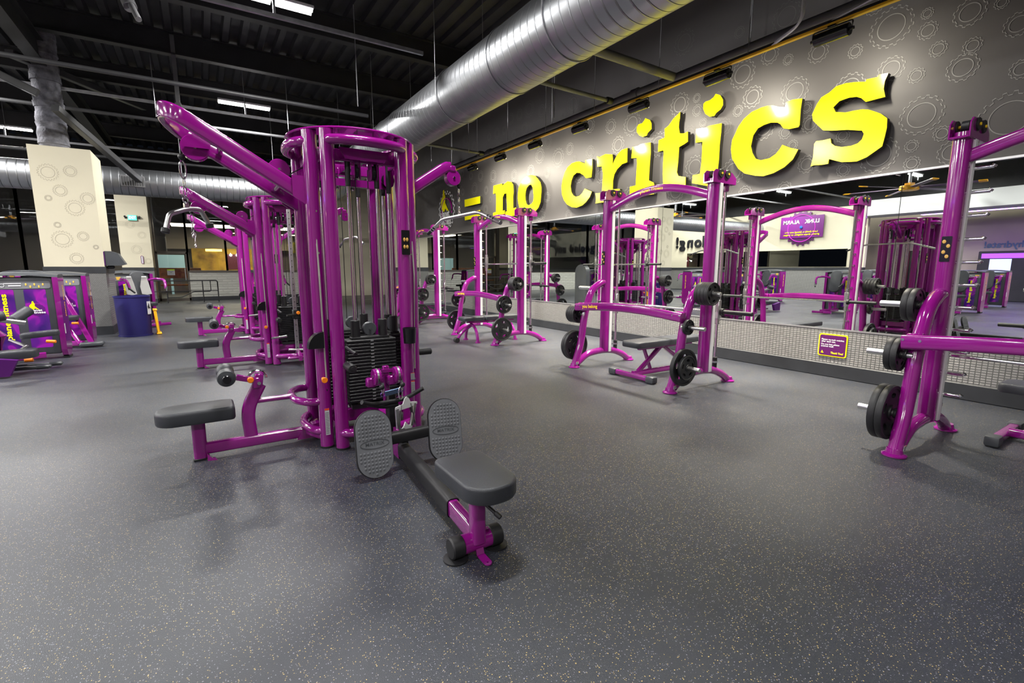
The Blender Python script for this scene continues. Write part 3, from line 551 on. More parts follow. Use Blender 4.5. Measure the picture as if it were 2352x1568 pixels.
# ================================================================== CABLE MACHINES
def weight_stack(par, ang, wdt, n=19, z0=.30):
    R = Matrix.Rotation(ang, 4, 'Z'); s = MB(R)
    for sx in (-1, 1): s.cyl((sx*wdt*.28, -.24, z0+n*.0238+.012), (sx*wdt*.28, -.24, z0+n*.0238+.135), .032, seg=18, cap=.004)
    s.box((0, -.24, z0+n*.0238+.006), (wdt*.78, .07, .02), bev=.003).box((0, -.24, z0-.03), (wdt*.9, .10, .03))
    st = s.build('weight_stack', BLK, par)
    for k in range(n):
        m = MB(R); m.box((0, -.24, z0+.012+k*.0238), (wdt, .115, .0205), bev=.0035)
        m.build('stack_plate', PLATE, st, False)
    m = MB(R)
    for k in range(n):
        m.box((0, -.2985, z0+.012+k*.0238), (.022, .001, .009))
    m.build('plate_numbers', mat('grey_print', (.22, .22, .23), .5), st, False)
    m = MB(R); m.cyl((0, -.262, z0+n*.0238+.07), (0, -.222, z0+n*.0238+.07), .048, seg=28, cap=.004).cyl((0, -.27, z0+n*.0238+.07), (0, -.262, z0+n*.0238+.07), .008, seg=8); m.build('stack_pulley', GRY, st)
    g = MB(R)
    for sx in (-1, 1): g.cyl((sx*wdt*.28, -.24, z0-.1), (sx*wdt*.28, -.24, 1.98), .0125, seg=14)
    g.build('guide_rod', CHR, par, each=1)
    g = MB(R)
    for sx in (-1, 1):
        g.cyl((sx*wdt*.28, -.24, 1.80), (sx*wdt*.28, -.24, 2.0), .018, seg=14, cap=.003)
        g.sph((sx*wdt*.28, -.24, 2.005), .02)
    g.build('rod_sleeve', BLK, par, each=2)
    g = MB(R)
    for dx in (-.05, .035): g.cyl((dx, -.245, z0+n*.0238+.1), (dx, -.245, 1.92), .003, seg=6)
    g.build('cable', CBL, par, each=1)
    g = MB(R)
    for dx in (-.045, .07):
        for e in (-.02, .02): g.prism(rrect(.075, .17, .03), (dx+e, -.245, 1.93), (0, 1, 0), (0, 0, 1), (.005, 0, 0))
    g.build('pulley_bracket', PUR, par, each=2)
    g = MB(R)
    for dx in (-.045, .07): g.cyl((dx-.010, -.245, 1.90), (dx+.010, -.245, 1.90), .048, seg=24, cap=.003)
    g.build('top_pulley', BLKG, par, each=1)
def pulley(par, c, r, th, axis=(0, 1, 0), m=None, name='pulley'):
    a = V(axis); c = V(c); g = MB(); g.cyl(c-a*th/2, c+a*th/2, r, seg=36, cap=.004); o = g.build(name, m or PUR, par)
    MB().cyl(c-a*(th/2+.008), c+a*(th/2+.008), .010, seg=6).build('bolt', CHR, o)
    return o
def seat_outline(L, W, rn, rf):  # along +x = near rounded end
    pts = []
    for cx, cy, a0, r in ((L/2-rn, W/2-rn, 0, rn), (-L/2+rf, W/2-rf, PI/2, rf), (-L/2+rf, -W/2+rf, PI, rf), (L/2-rn, -W/2+rn, 3*PI/2, rn)):
        pts += [(cx+r*math.cos(a0+PI/2*k/6), cy+r*math.sin(a0+PI/2*k/6)) for k in range(7)]
    return pts
def label_strip(par, o, ux, uy, w_, h_, head=RED):
    o = V(o); ux = V(ux); uy = V(uy); n = ux.cross(uy)
    b = MB().prism([(0, 0), (w_, 0), (w_, h_), (0, h_)], o, ux, uy, n*.0008).build('warning_label', LAB, par, False)
    MB().prism([(0, h_*.93), (w_, h_*.93), (w_, h_), (0, h_)], o+n*.0012, ux, uy, n*.0004).build('label_heading', head, b, False)
    m = MB()
    for k in range(14):
        z = h_*(.05+k*.06); m.prism([(w_*.08, z), (w_*random.uniform(.7, .92), z), (w_*.9, z+h_*.018), (w_*.08, z+h_*.018)], o+n*.0012, ux, uy, n*.0003)
    m.build('label_print', GRY, b, False)
def cable_machine(label, row=True):
    t = thing('cable_machine', label, 'exercise machine', (0, 0, 0), 0, 'four-sided purple cable machines')
    posts = [(sx*.245, -.33) for sx in (-1, 1)]+[(sx*.33, sy*.235) for sx in (-1, 1) for sy in (-1, 1)]+[(sx*.245, .33) for sx in (-1, 1)]
    for x, y in posts:
        p = MB().cyl((x, y, .012), (x, y, 2.125), .046, seg=28).build('post', PUR, t)
        MB().cyl((x, y, 0), (x, y, .014), .049, seg=24).build('foot_pad', BLK, p)
        s = MB()
        for z in (.42, .8, 1.35, 1.62): s.cyl((x*.98, y*.98-.05 if y < 0 else y*.98+.05, z), (x*.98, y*.98, z), .008, seg=6)
        s.build('bolt', CHR, p, each=2)
    MB().lathe([(.30, 2.128), (.432, 2.128), (.438, 2.134), (.432, 2.142), (.30, 2.142), (.30, 2.128)], None, 72).build('top_ring', PUR, t)
    for k, (hw, d) in enumerate(((.245, .33), (.235, .33), (.245, .33), (.235, .33))):
        R = Matrix.Rotation(k*PI/2, 4, 'Z'); m = MB(R)
        for z, r in ((2.06, .032), (.12, .030)):
            m.tube([(hw*math.cos(a)*1.02, -d-.105*math.sin(a), z) for a in [PI*i/16 for i in range(17)]], r, 14)
        m.build('bowed_tube', PUR, t, each=1)
        m = MB(R); m.box((0, -.25, 1.995), (.46, .035, .075), bev=.006).box((0, -.25, .215), (.46, .05, .09), bev=.006).box((0, -.20, .075), (.44, .05, .05), bev=.005).prism([(-.17, 0), (.17, 0), (.13, -.07), (-.13, -.07)], (0, -.33, 2.03), (1, 0, 0), (0, 0, 1), (0, .01, 0)); m.build('cross_beam', PUR, t, each=1)
    MB().box((0, 0, 2.0), (.06, .5, .06)).box((0, 0, 1.86), (.5, .05, .05)).build('inner_beam', PUR, t, each=1)
    label_strip(t, (.08, -.276, .205), (1, 0, 0), (0, 0, 1), .075, .028, GRY)
    weight_stack(t, 0, .35); weight_stack(t, PI/2, .235); weight_stack(t, -PI/2, .235); weight_stack(t, PI, .35)
    for k in (-1, 1):
        MB().tube([(k*.33, -.27, 1.5), (k*.33, -.30, 1.2), (k*.32, -.28, .5)], .006, 6).build('slack_cable', mat('pale_cable', (.35, .33, .30), .4), t)  # painted edge reflection and label strip between the posts, not a cable
    # left upper arm: looped tube with pulleys
    zz = lambda x: 1.70+(-.335-x)*.61
    loop = [(-.32, -.215, zz(-.32)), (-.90, -.215, zz(-.90))]+[(-.99-.12*math.sin(a), -.215*math.cos(a), zz(-.99-.12*math.sin(a))) for a in [PI*i/16 for i in range(17)]]+[(-.90, .215, zz(-.90)), (-.32, .215, zz(-.32))]
    MB().rtube(loop, .042, .09, .012).build('pulldown_arm', PUR, t)
    m = MB()
    for s in (-1, 1): m.prism([(-.10, .12), (.03, .12), (.06, .08), (.06, -.06), (-.02, -.06), (-.10, -.01)], (-.35, s*.245, 1.72), (1, 0, 0), (0, 0, 1), (0, .008, 0)).cyl((-.33, s*.22, 1.70), (-.33, s*.27, 1.70), .014, seg=8)
    m.cyl((-.82, -.21, zz(-.82)+.01), (-.82, .21, zz(-.82)+.01), .018, seg=14).cyl((-.50, -.21, zz(-.50)), (-.50, .21, zz(-.50)), .024, seg=14)
    m.build('arm_bracket', PUR, t)
    m = MB(); m.prism([(-.09, -.05), (-.03, .04), (.07, .04), (.05, -.05)], (-.93, -.045, 2.03), (1, 0, 0), (0, 0, 1), (0, .006, 0)).prism([(-.09, -.05), (-.03, .04), (.07, .04), (.05, -.05)], (-.93, .039, 2.03), (1, 0, 0), (0, 0, 1), (0, .006, 0)).prism([(-.05, 0), (.05, 0), (.03, -.07), (-.03, -.07)], (-.49, -.04, 1.90), (1, 0, 0), (0, 0, 1), (0, .006, 0)); m.build('pulley_cradle', PUR, t, each=1)
    pulley(t, (-.955, 0, 1.985), .078, .055); pulley(t, (-.49, 0, 1.905), .068, .05)
    m = MB()
    for dy in (-.012, .012): m.cyl((-.96, dy, 2.06), (-.49, dy, 1.86), .0035, seg=6)
    m.cyl((-.43, 0, 1.88), (-.25, 0, 1.99), .0035, seg=6).cyl((-1.03, 0, 1.98), (-1.03, 0, 1.93), .0035, seg=6); m.build('arm_cable', CBL, t)
    # right upper arm
    MB().rtube([(.36, 0, 1.80), (.70, 0, 2.03), (.745, 0, 2.055), (.775, 0, 2.055)], .07, .085, .02).build('pulldown_arm', PUR, t)
    MB().prism([(-.04, -.14), (.04, -.14), (.05, .02), (0, .13), (-.04, .13)], (.37, -.05, 1.86), (1, 0, 0), (0, 0, 1), (0, .1, 0)).box((.79, 0, 2.045), (.06, .075, .05), bev=.01).build('arm_bracket', PUR, t)
    pulley(t, (.80, 0, 1.975), .062, .06)
    MB().cyl((.857, 0, 1.97), (.857, 0, 1.92), .0035, seg=6).build('arm_cable', CBL, t)
    # left seat station
    m = MB(); m.rtube([(-1.06, -.02, .070), (-.36, -.02, .070)], .062, .075, .014).prism([(-.14, -.045), (.02, -.045), (.02, .06), (-.09, .045)], (-.36, -.058, .07), (1, 0, 0), (0, 0, 1), (0, .076, 0)); m.build('base_rail', PUR, t)
    m = MB(); m.tube([(-.43, -.02, .07), (-.40, -.10, .07), (-.36, -.18, .07), (-.33, -.21, .07)], .026, 12).tube([(-.43, -.02, .07), (-.40, .08, .07), (-.36, .16, .07), (-.33, .2, .07)], .026, 12); m.build('rail_fork', PUR, t)
    p = MB().rtube([(-1.085, -.02, .012), (-1.085, -.02, .275)], .07, .08, .02, (1, 0, 0)).build('seat_post', PUR, t)
    MB().box((-1.085, -.02, .007), (.085, .075, .014), bev=.004).build('foot_pad', BLK, p)
    MB().prism([(0, 0), (.055, 0), (.045, .012), (.03, .014), (.0, .05)], (-1.05, -.055, .0), (1, -.25, 0), (0, 0, 1), (0, -.03, 0)).build('floor_tab', PUR, p)
    MB().pad(seat_outline(.44, .25, .03, .11), .268, .355, .022, Matrix.Translation((-1.09, -.01, 0))).build('seat', VIN, t)
    m = MB(); m.rtube(fil([(-.785, -.02, .10), (-.80, -.02, .29), (-.71, -.02, .46)], .14, 8), .05, .085, .016, (1, 0, 0)); m.build('knee_pad_stem', PUR, t)
    m = MB(); m.box((-.715, -.02, .49), (.055, .055, .09), (0, .15, 0), bev=.006).box((-.79, -.035, .51), (.12, .02, .04), (0, .3, 0), bev=.004).box((-.73, -.055, .475), (.05, .012, .07), bev=.006); br = m.build('knee_pad_bracket', PUR, t)
    m = MB(); m.tube([(-.72+.055*math.cos(a), -.02, .50+.055*math.sin(a)) for a in [PI*i/10 for i in range(11)]], .009, 8); m.cyl((-.715, -.07, .475), (-.715, -.05, .475), .012, seg=8); m.build('index_plate', CHR, br)
    MB().cyl((-.765, -.085, .505), (-.765, -.055, .505), .020, seg=20, cap=.004).build('release_knob', ORG, br)
    m = MB()
    for s in (-1, 1):
        m.lathe([(.02, -.002), (.040, 0), (.052, .014), (.054, .05), (.054, .105), (.050, .12), (.02, .125)], Matrix.Translation((-.905, s*.035-.02, .55)) @ Matrix.Rotation(-s*PI/2, 4, 'X'), 28)
    rp = m.build('knee_roller', VIN, t)
    MB().cyl((-.905, -.195, .55), (-.905, .155, .55), .020, seg=16).build('roller_axle', PUR, rp); MB().cyl((-.905, -.205, .55), (-.905, -.185, .55), .026, seg=16, cap=.004).build('roller_cap', BLKG, rp)
    m = MB(); m.cyl((-.745, -.02, .345), (-.50, -.02, .345), .019, seg=14)
    m.tube(fil([(-.33, -.235, .335), (-.43, -.235, .335), (-.505, -.12, .335), (-.505, .12, .335), (-.43, .235, .335), (-.33, .235, .335)], .09), .027, 14); m.build('brace_loop', PUR, t)
    # accessories on the posts
    MB().lathe([(0, 0), (.042, 0), (.048, .11), (.044, .11), (.038, .01), (0, .01)], Matrix.Translation((.235, -.42, .72)) , 20).build('bottle_holder', BLKG, t)
    MB().prism([(0, 0), (-.10, 0)]+[(-.10*math.cos(a), .11*math.sin(a)) for a in [PI/2*k/8 for k in range(9)]], (-.33, -.33, .72), (1, 0, 0), (0, 0, 1), (0, .07, 0)).build('bottle_holder', BLKG, t)
    MB().prism(rrect(.06, .17, .006), (.245, -.379, 1.43), (1, 0, 0), (0, 0, 1), (0, .004, 0)).build('exercise_placard', BLKG, t)
    m = MB()
    for z in (1.45, 1.40):
        for x in (.235, .255): m.sph((x, -.380, z), .009, (1, .2, 1.6), 8)
    m.build('placard_pictures', mat('amber_print', (.6, .35, .08), .5), t)
    m = MB(); m.tube([(-.20, -.37, .72), (-.18, -.42, .70), (-.17, -.50, .69)], .012, 10).cyl((-.205, -.40, .60), (-.205, -.54, .60), .030, seg=20, cap=.006).cyl((-.205, -.545, .60), (-.205, -.54, .60), .012, seg=10); m.build('storage_horn', BLK, t)
    MB().cyl((.37, -.20, .605), (.49, -.20, .605), .024, seg=20, cap=.005).build('storage_horn', BLK, t)
    MB().cyl((-.345, -.30, .505), (-.345, -.345, .505), .013, seg=14).cyl((-.345, -.355, .505), (-.345, -.345, .505), .020, seg=14, cap=.003).build('selector_pin', ORG, t)
    label_strip(t, (-.345, -.283, .10), (1, 0, 0), (0, 0, 1), .03, .19); label_strip(t, (.25, -.380, .33), (1, 0, 0), (0, 0, 1), .028, .10); label_strip(t, (.25, -.380, .44), (1, 0, 0), (0, 0, 1), .028, .05)
    if not row:
        m = MB(); m.box((0, -.40, 1.06), (.045, .045, 1.86), bev=.004); c_ = m.build('adjustment_column', STL, t, False)
        h = MB()
        for k in range(24): h.cyl((0, -.426, .22+k*.075), (0, -.422, .22+k*.075), .006, seg=8)
        h.build('adjustment_holes', BLK, c_)
        m = MB(); m.box((0, -.41, .66), (.07, .08, .12), bev=.01).tube(fil([(0, -.45, .66), (-.05, -.52, .66), (-.12, -.56, .66)], .03), .014, 10); m.build('pulley_carriage', BLK, t)
        MB().cyl((.03, -.48, .68), (.03, -.45, .68), .022, seg=16, cap=.004).build('release_knob', ORG, t)
        m = MB(); m.cyl((-.12, -.42, .38), (-.30, -.46, .37), .015, seg=12).cyl((-.11, -.42, .20), (.12, -.42, .18), .015, seg=12); m.build('handle_bar', STL, t)
        m = MB(); m.prism([(0, 0), (.28, 0), (.28, .06), (.06, .12), (0, .12)], (-.02, -.36, .08), (0, -1, 0), (0, 0, 1), (.04, 0, 0)).tube([(-.12, -.36, .1), (-.12, -.5, .1), (.12, -.5, .1), (.12, -.36, .1)], .02, 10); m.build('column_base', PUR, t)
    else:
        A = V(.055, -.30, .095); B = V(-.055, -1.93, .085)
        def L(f, z=0, dx=0): p = A.lerp(B, f); return (p.x+dx, p.y, p.z+z)
        MB().rtube([L(0), L(1)], .052, .084, .012).build('row_beam', PUR, t)
        MB().rtube([L(.25), L(.84)], .066, .098, .02).build('beam_sleeve', BLK, t)
        m = MB(); m.prism([(0, 0), (.13, 0), (.13, .19), (.05, .19)], (-.012, -.68, .035), (0, -1, 0), (0, 0, 1), (.012, 0, 0)); m.rtube([(.035, -.36, .2), (.03, -.60, .17)], .06, .12, .01).prism([(-.04, -.05), (.05, -.05), (.05, .26), (-.0, .26), (-.04, .1)], (.0, -.58, .15), (0, -1, 0), (0, 0, 1), (.05, 0, 0)); m.build('pulley_tower', PUR, t)
        m = MB(); m.box((.0, -.66, .31), (.06, .06, .26), bev=.01).box((.028, -.80, .12), (.05, .06, .20), bev=.006); m.build('bracket_cover', BLK, t)
        m = MB(); m.tube(fil([(-.215, -.76, .43), (-.14, -.72, .395), (-.01, -.70, .39), (.09, -.71, .40), (.19, -.76, .465)], .06), .014, 12).tube(fil([(-.15, -.66, .385), (-.06, -.68, .36), (.04, -.68, .36)], .03), .017, 10); m.build('rest_bar', BLK, t)
        for dx in (-.10, .035):
            m = MB(); m.cyl((dx-.022, -.70, .565), (dx+.022, -.70, .565), .054, seg=28, cap=.004); o = m.build('row_pulley', PUR, t)
            MB().cyl((dx-.006, -.70, .565), (dx+.006, -.70, .565), .0555, seg=28).build('pulley_groove', STL, o)
            MB().box((dx-.03, -.68, .53), (.06, .05, .06), bev=.008).build('pulley_block', PUR, o)
            MB().cyl((dx-.028, -.70, .568), (dx+.028, -.70, .568), .010, seg=8).build('bolt', CHR, o)
        MB().box((-.02, -.64, .50), (.04, .03, .24), bev=.004).box((-.03, -.66, .59), (.12, .02, .02)).build('pulley_mast', PUR, t)
        m = MB()
        for dx in (-.10, .035): m.cyl((dx, -.757, .565), (dx+.01, -.765, .52), .003, seg=6).sph((dx+.012, -.765, .51), .017)
        m.build('cable_stopper', BLK, t, each=2)
        # foot plates
        m = MB(); m.rtube([(-.16, -.88, .205), (.235, -.88, .215)], .06, .07, .014); m.build('footplate_bar', BLK, t)
        for cx, rz in ((-.195, .06), (.268, -.08)):
            M = Matrix.Translation((cx, -.93, .212)) @ Matrix.Rotation(rz, 4, 'Z') @ Matrix.Rotation(math.radians(-14), 4, 'X') @ Matrix.Rotation(math.radians(2.5), 4, 'Y')
            m = MB(M); o2 = stad(.215, .40, 8); m.prism(o2, (0, 0, 0), (1, 0, 0), (0, 0, 1), (0, .022, 0)); fp = m.build('foot_plate', FPAD, t)
            MB(M).prism(stad(.223, .408, 8), (0, .006, 0), (1, 0, 0), (0, 0, 1), (0, .02, 0)).build('plate_rim', BLK, fp)
            m = MB(M)
            for r in range(17+1):
                z = -.1806+r*.0215
                for q in range(9):
                    x = -.088+q*.022
                    if abs(z) < .033 and abs(x) < .10: continue
                    rr = .0975; zc = min(max(z, -.0925), .0925)
                    if math.hypot(x, z-zc) > rr-.008: continue
                    m.lathe([(.0072, .0), (.0060, .0024), (.003, .0032), (0, .0032)], Matrix.Translation((x, 0, z)) @ Matrix.Rotation(PI/2, 4, 'X'), 8)
            m.build('grip_studs', FPAD, fp)
            m = MB(M); text(m, 'MATRIX', (0, -.0014, 0), (1, 0, .0), (0, 0, 1), .115, .028, .01); m.build('embossed_lettering', GRY, fp, False)
            m = MB(M); m.tube([(.088*math.cos(2*PI*k/32), -.001, .026*math.sin(2*PI*k/32)) for k in range(32)], .0015, 6, True, (0, 1, 0)); m.build('embossed_oval', GRY, fp)
        # seat end
        x, y = B.x, B.y
        m = MB(); m.rtube([(x, y-.02, .06), (x, y-.02, .285)], .062, .066, .02, (1, 0, 0)); m.build('seat_post', PUR, t)
        MB().pad([(x+.035+b_, y+.05-a) for a, b_ in seat_outline(.43, .25, .11, .05)], .288, .362, .014).build('seat', VIN, t)
        m = MB(); m.cyl((x+.02, y-.045, .245), (x+.045, y-.095, .215), .008, seg=10).cyl((x+.045, y-.095, .215), (x+.06, y-.12, .198), .011, seg=12, cap=.003); m.build('seat_lever', BLK, t)
        m = MB(); m.cyl((x-.07, y-.0, .052), (x+.07, y-.0, .052), .043, seg=32); m.build('cross_foot', PUR, t)
        for s in (-1, 1):
            o = MB().cyl((x+s*.065, y, .052), (x+s*.125, y, .052), .047, seg=32, cap=.006).build('end_cap', BLK, t)
            MB().cyl((x+s*.10, y-.005, 0), (x+s*.10, y-.005, .007), .055, seg=32).build('floor_disc', BLK, o)
        m = MB(); hp = [(-.018, 0), (.018, 0), (.018, .055)]+[(.018*math.cos(a), .06+.018*math.sin(a)) for a in [PI*k/8 for k in range(9)]]+[(-.018, .055)]
        m.prism(hp, (x, y-.05, .006), (1, 0, 0), (0, -1, -.04), (0, 0, .005), [circ(.005, 10, (0, .06))]).prism([(-.018, 0), (.018, 0), (.018, .05), (-.018, .05)], (x, y-.05, .006), (1, 0, 0), (0, .35, 1), (0, .006, 0)); m.build('floor_tab', PUR, t)
    return t
def chain(mb, x, y, z0, z1):
    n = max(2, int((z0-z1)/.036)); h = (z0-z1)/n
    for k in range(n):
        zc = z0-(k+.5)*h; a = (1, 0, 0) if k % 2 else (0, 1, 0)
        mb.tube([(x+(a[0]*.010*math.cos(b)), y+(a[1]*.010*math.cos(b)), zc+h*.62*math.sin(b)) for b in [2*PI*q/12 for q in range(12)]], .0032, 6, True, (0, 1, 0) if k % 2 else (1, 0, 0))
ORIG = (.985, 3.68)
TOW = [(0, 'nearest purple four-sided cable machine with a row seat and ribbed foot plates in front'), (3.5, 'middle purple cable machine in the row, its low seat just behind the nearest one'), (7.0, 'farthest purple cable machine in the row, nearest to the far windows')]
tw = cable_machine(TOW[0][1]); tw.location = (*ORIG, 0)
tw2 = cable_machine(TOW[1][1], False); tw2.location = (ORIG[0], ORIG[1]+TOW[1][0], 0)
tw3 = dup(tw2, (ORIG[0], ORIG[1]+TOW[2][0], 0), 0, TOW[2][1], 'four-sided purple cable machines')
def pressdown(label, loc, rz=.55, lng=True):
    t = thing('pressdown_bar', label, 'cable handle', loc, rz, 'angled chrome bars hung on chains')
    MB().sph((0, 0, 0), .020).cyl((0, 0, 0), (0, 0, .03), .008, seg=8).build('rubber_stopper', BLK, t)
    m = MB(); m.tube([(.016*math.sin(a)*1.2, 0, -.075+.055*math.cos(a)) for a in [2*PI*k/16 for k in range(16)]], .0045, 8, True, (0, 1, 0)); m.build('snap_hook', CHR, t)
    m = MB(); chain(m, 0, 0, -.125, -.23); m.build('chain', CHR, t)
    m = MB(); m.ring((0, 0, -.255), (1, 0, 0), (0, 0, 1), .016, .005, 16, 8).box((0, 0, -.29), (.03, .022, .035), bev=.004); m.build('swivel_eye', CHR, t)
    if lng:
        MB().tube(fil([(-.135, 0, -.45), (-.105, 0, -.35), (0, 0, -.31), (.085, 0, -.305), (.135, 0, -.40)], .025), .0145, 14).build('bar', STL, t)
        for s, z in ((-1, -.465), (1, -.415)): MB().cyl((s*.140, 0, z), (s*.132, 0, z+.03), .023, seg=18, cap=.004).build('bar_end', BLK, t)
    return t
def latbar(label, loc):
    t = thing('pulldown_bar', label, 'cable handle', loc, 0, 'wide chrome pulldown bars')
    MB().sph((0, 0, 0), .018).cyl((0, 0, 0), (0, 0, .03), .007, seg=8).build('rubber_stopper', BLK, t)
    m = MB(); chain(m, 0, 0, -.02, -.20); m.ring((0, 0, -.215), (0, 1, 0), (0, 0, 1), .014, .004, 14, 6); m.build('chain', CHR, t)
    MB().tube(fil([(0, -.64, -.335), (0, -.33, -.235), (0, .33, -.235), (0, .64, -.335)], .06), .0135, 14).build('bar', STL, t)
    for s in (-1, 1):
        MB().cyl((0, s*.50, -.289), (0, s*.66, -.341), .0165, seg=14, cap=.003).build('grip', BLK if s > 0 else STL, t)
        m = MB()
        for k in range(3): m.cyl((0, s*(.48+k*.04), -.283-k*.013), (0, s*(.495+k*.04), -.288-k*.013), .0175, seg=14)
        m.build('collar', CHR, t)
    return t
pressdown('angled chrome pressdown bar hanging by a chain from the nearest cable machine', (ORIG[0]-1.03, ORIG[1], 1.925))
pressdown('chain and hook hanging from the arm of the middle cable machine', (ORIG[0]-1.03, ORIG[1]+3.5, 1.925), .3, False)
pressdown('chain and hook hanging from the arm of the farthest cable machine', (ORIG[0]-1.03, ORIG[1]+7, 1.925), .3, False)
latbar('wide chrome pulldown bar hanging on the right of the nearest cable machine', (ORIG[0]+.857, ORIG[1], 1.915))
latbar('wide pulldown bar hanging from the middle cable machine', (ORIG[0]+.857, ORIG[1]+3.5, 1.915))
latbar('wide pulldown bar hanging from the farthest cable machine', (ORIG[0]+.857, ORIG[1]+7, 1.915))
# row handle resting on the foot plate bar
t = thing('row_handle', 'silver V-shaped row handle hanging between the two ribbed foot plates', 'cable handle', (1.045, 2.92, .205), .25)
m = MB(); m.box((-.045, 0, .09), (.004, .03, .17), (0, .12, 0)).box((.055, 0, .09), (.004, .03, .17), (0, -.22, 0)); 
m.cyl((-.055, 0, .0), (-.062, 0, .155), .014, seg=14).cyl((.045, 0, .02), (.075, 0, .165), .014, seg=14); m.build('grips', STL, t)
pl = [(-.075, .15), (-.075, .165), (-.02, .175), (-.005, .21), (.01, .22), (.025, .21), (.04, .18), (.09, .172), (.09, .158), (.03, .145), (-.05, .140)]
MB().prism(pl, (0, -.010, 0), (1, 0, 0), (0, 0, 1), (0, .008, 0)).prism([(-.055, 0), (-.055, -.012), (.045, .006), (.048, .02), (.015, .03), (-.005, .055), (-.02, .025)], (0, -.010, 0), (1, 0, 0), (0, 0, 1), (0, .008, 0)).build('side_plates', SIL, t, False)
m = MB(); m.tube([(-.03+.014*math.cos(a), 0, .25+.04*math.sin(a)) for a in [2*PI*k/14 for k in range(14)]], .004, 8, True, (0, 1, 0)); m.build('snap_hook', CHR, t)
t = thing('link_bar', 'short blue steel link bar hung on two snap hooks from the row pulleys', 'cable attachment', (.965, 2.915, .47), 0)
MB().box((0, 0, 0), (.10, .008, .032), (0, -.12, 0), bev=.002).build('plate', mat('blued_steel', (.14, .20, .34), .35, .9), t, False)
m = MB()
for s in (-1, 1): m.ring((s*.062, 0, s*.008), (1, 0, 0), (0, 0, 1), .014, .003, 16, 6)
m.build('end_ring', mat('violet_steel', (.2, .1, .4), .3, .9), t)
for s in (-1, 1):
    m = MB(); m.tube([(s*.062+.007*math.cos(a), 0, .032+.03*math.sin(a)) for a in [2*PI*k/14 for k in range(14)]], .0042, 8, True, (0, 1, 0)); m.box((s*.062, 0, .058), (.016, .012, .02)); m.build('snap_hook', CHR, t)

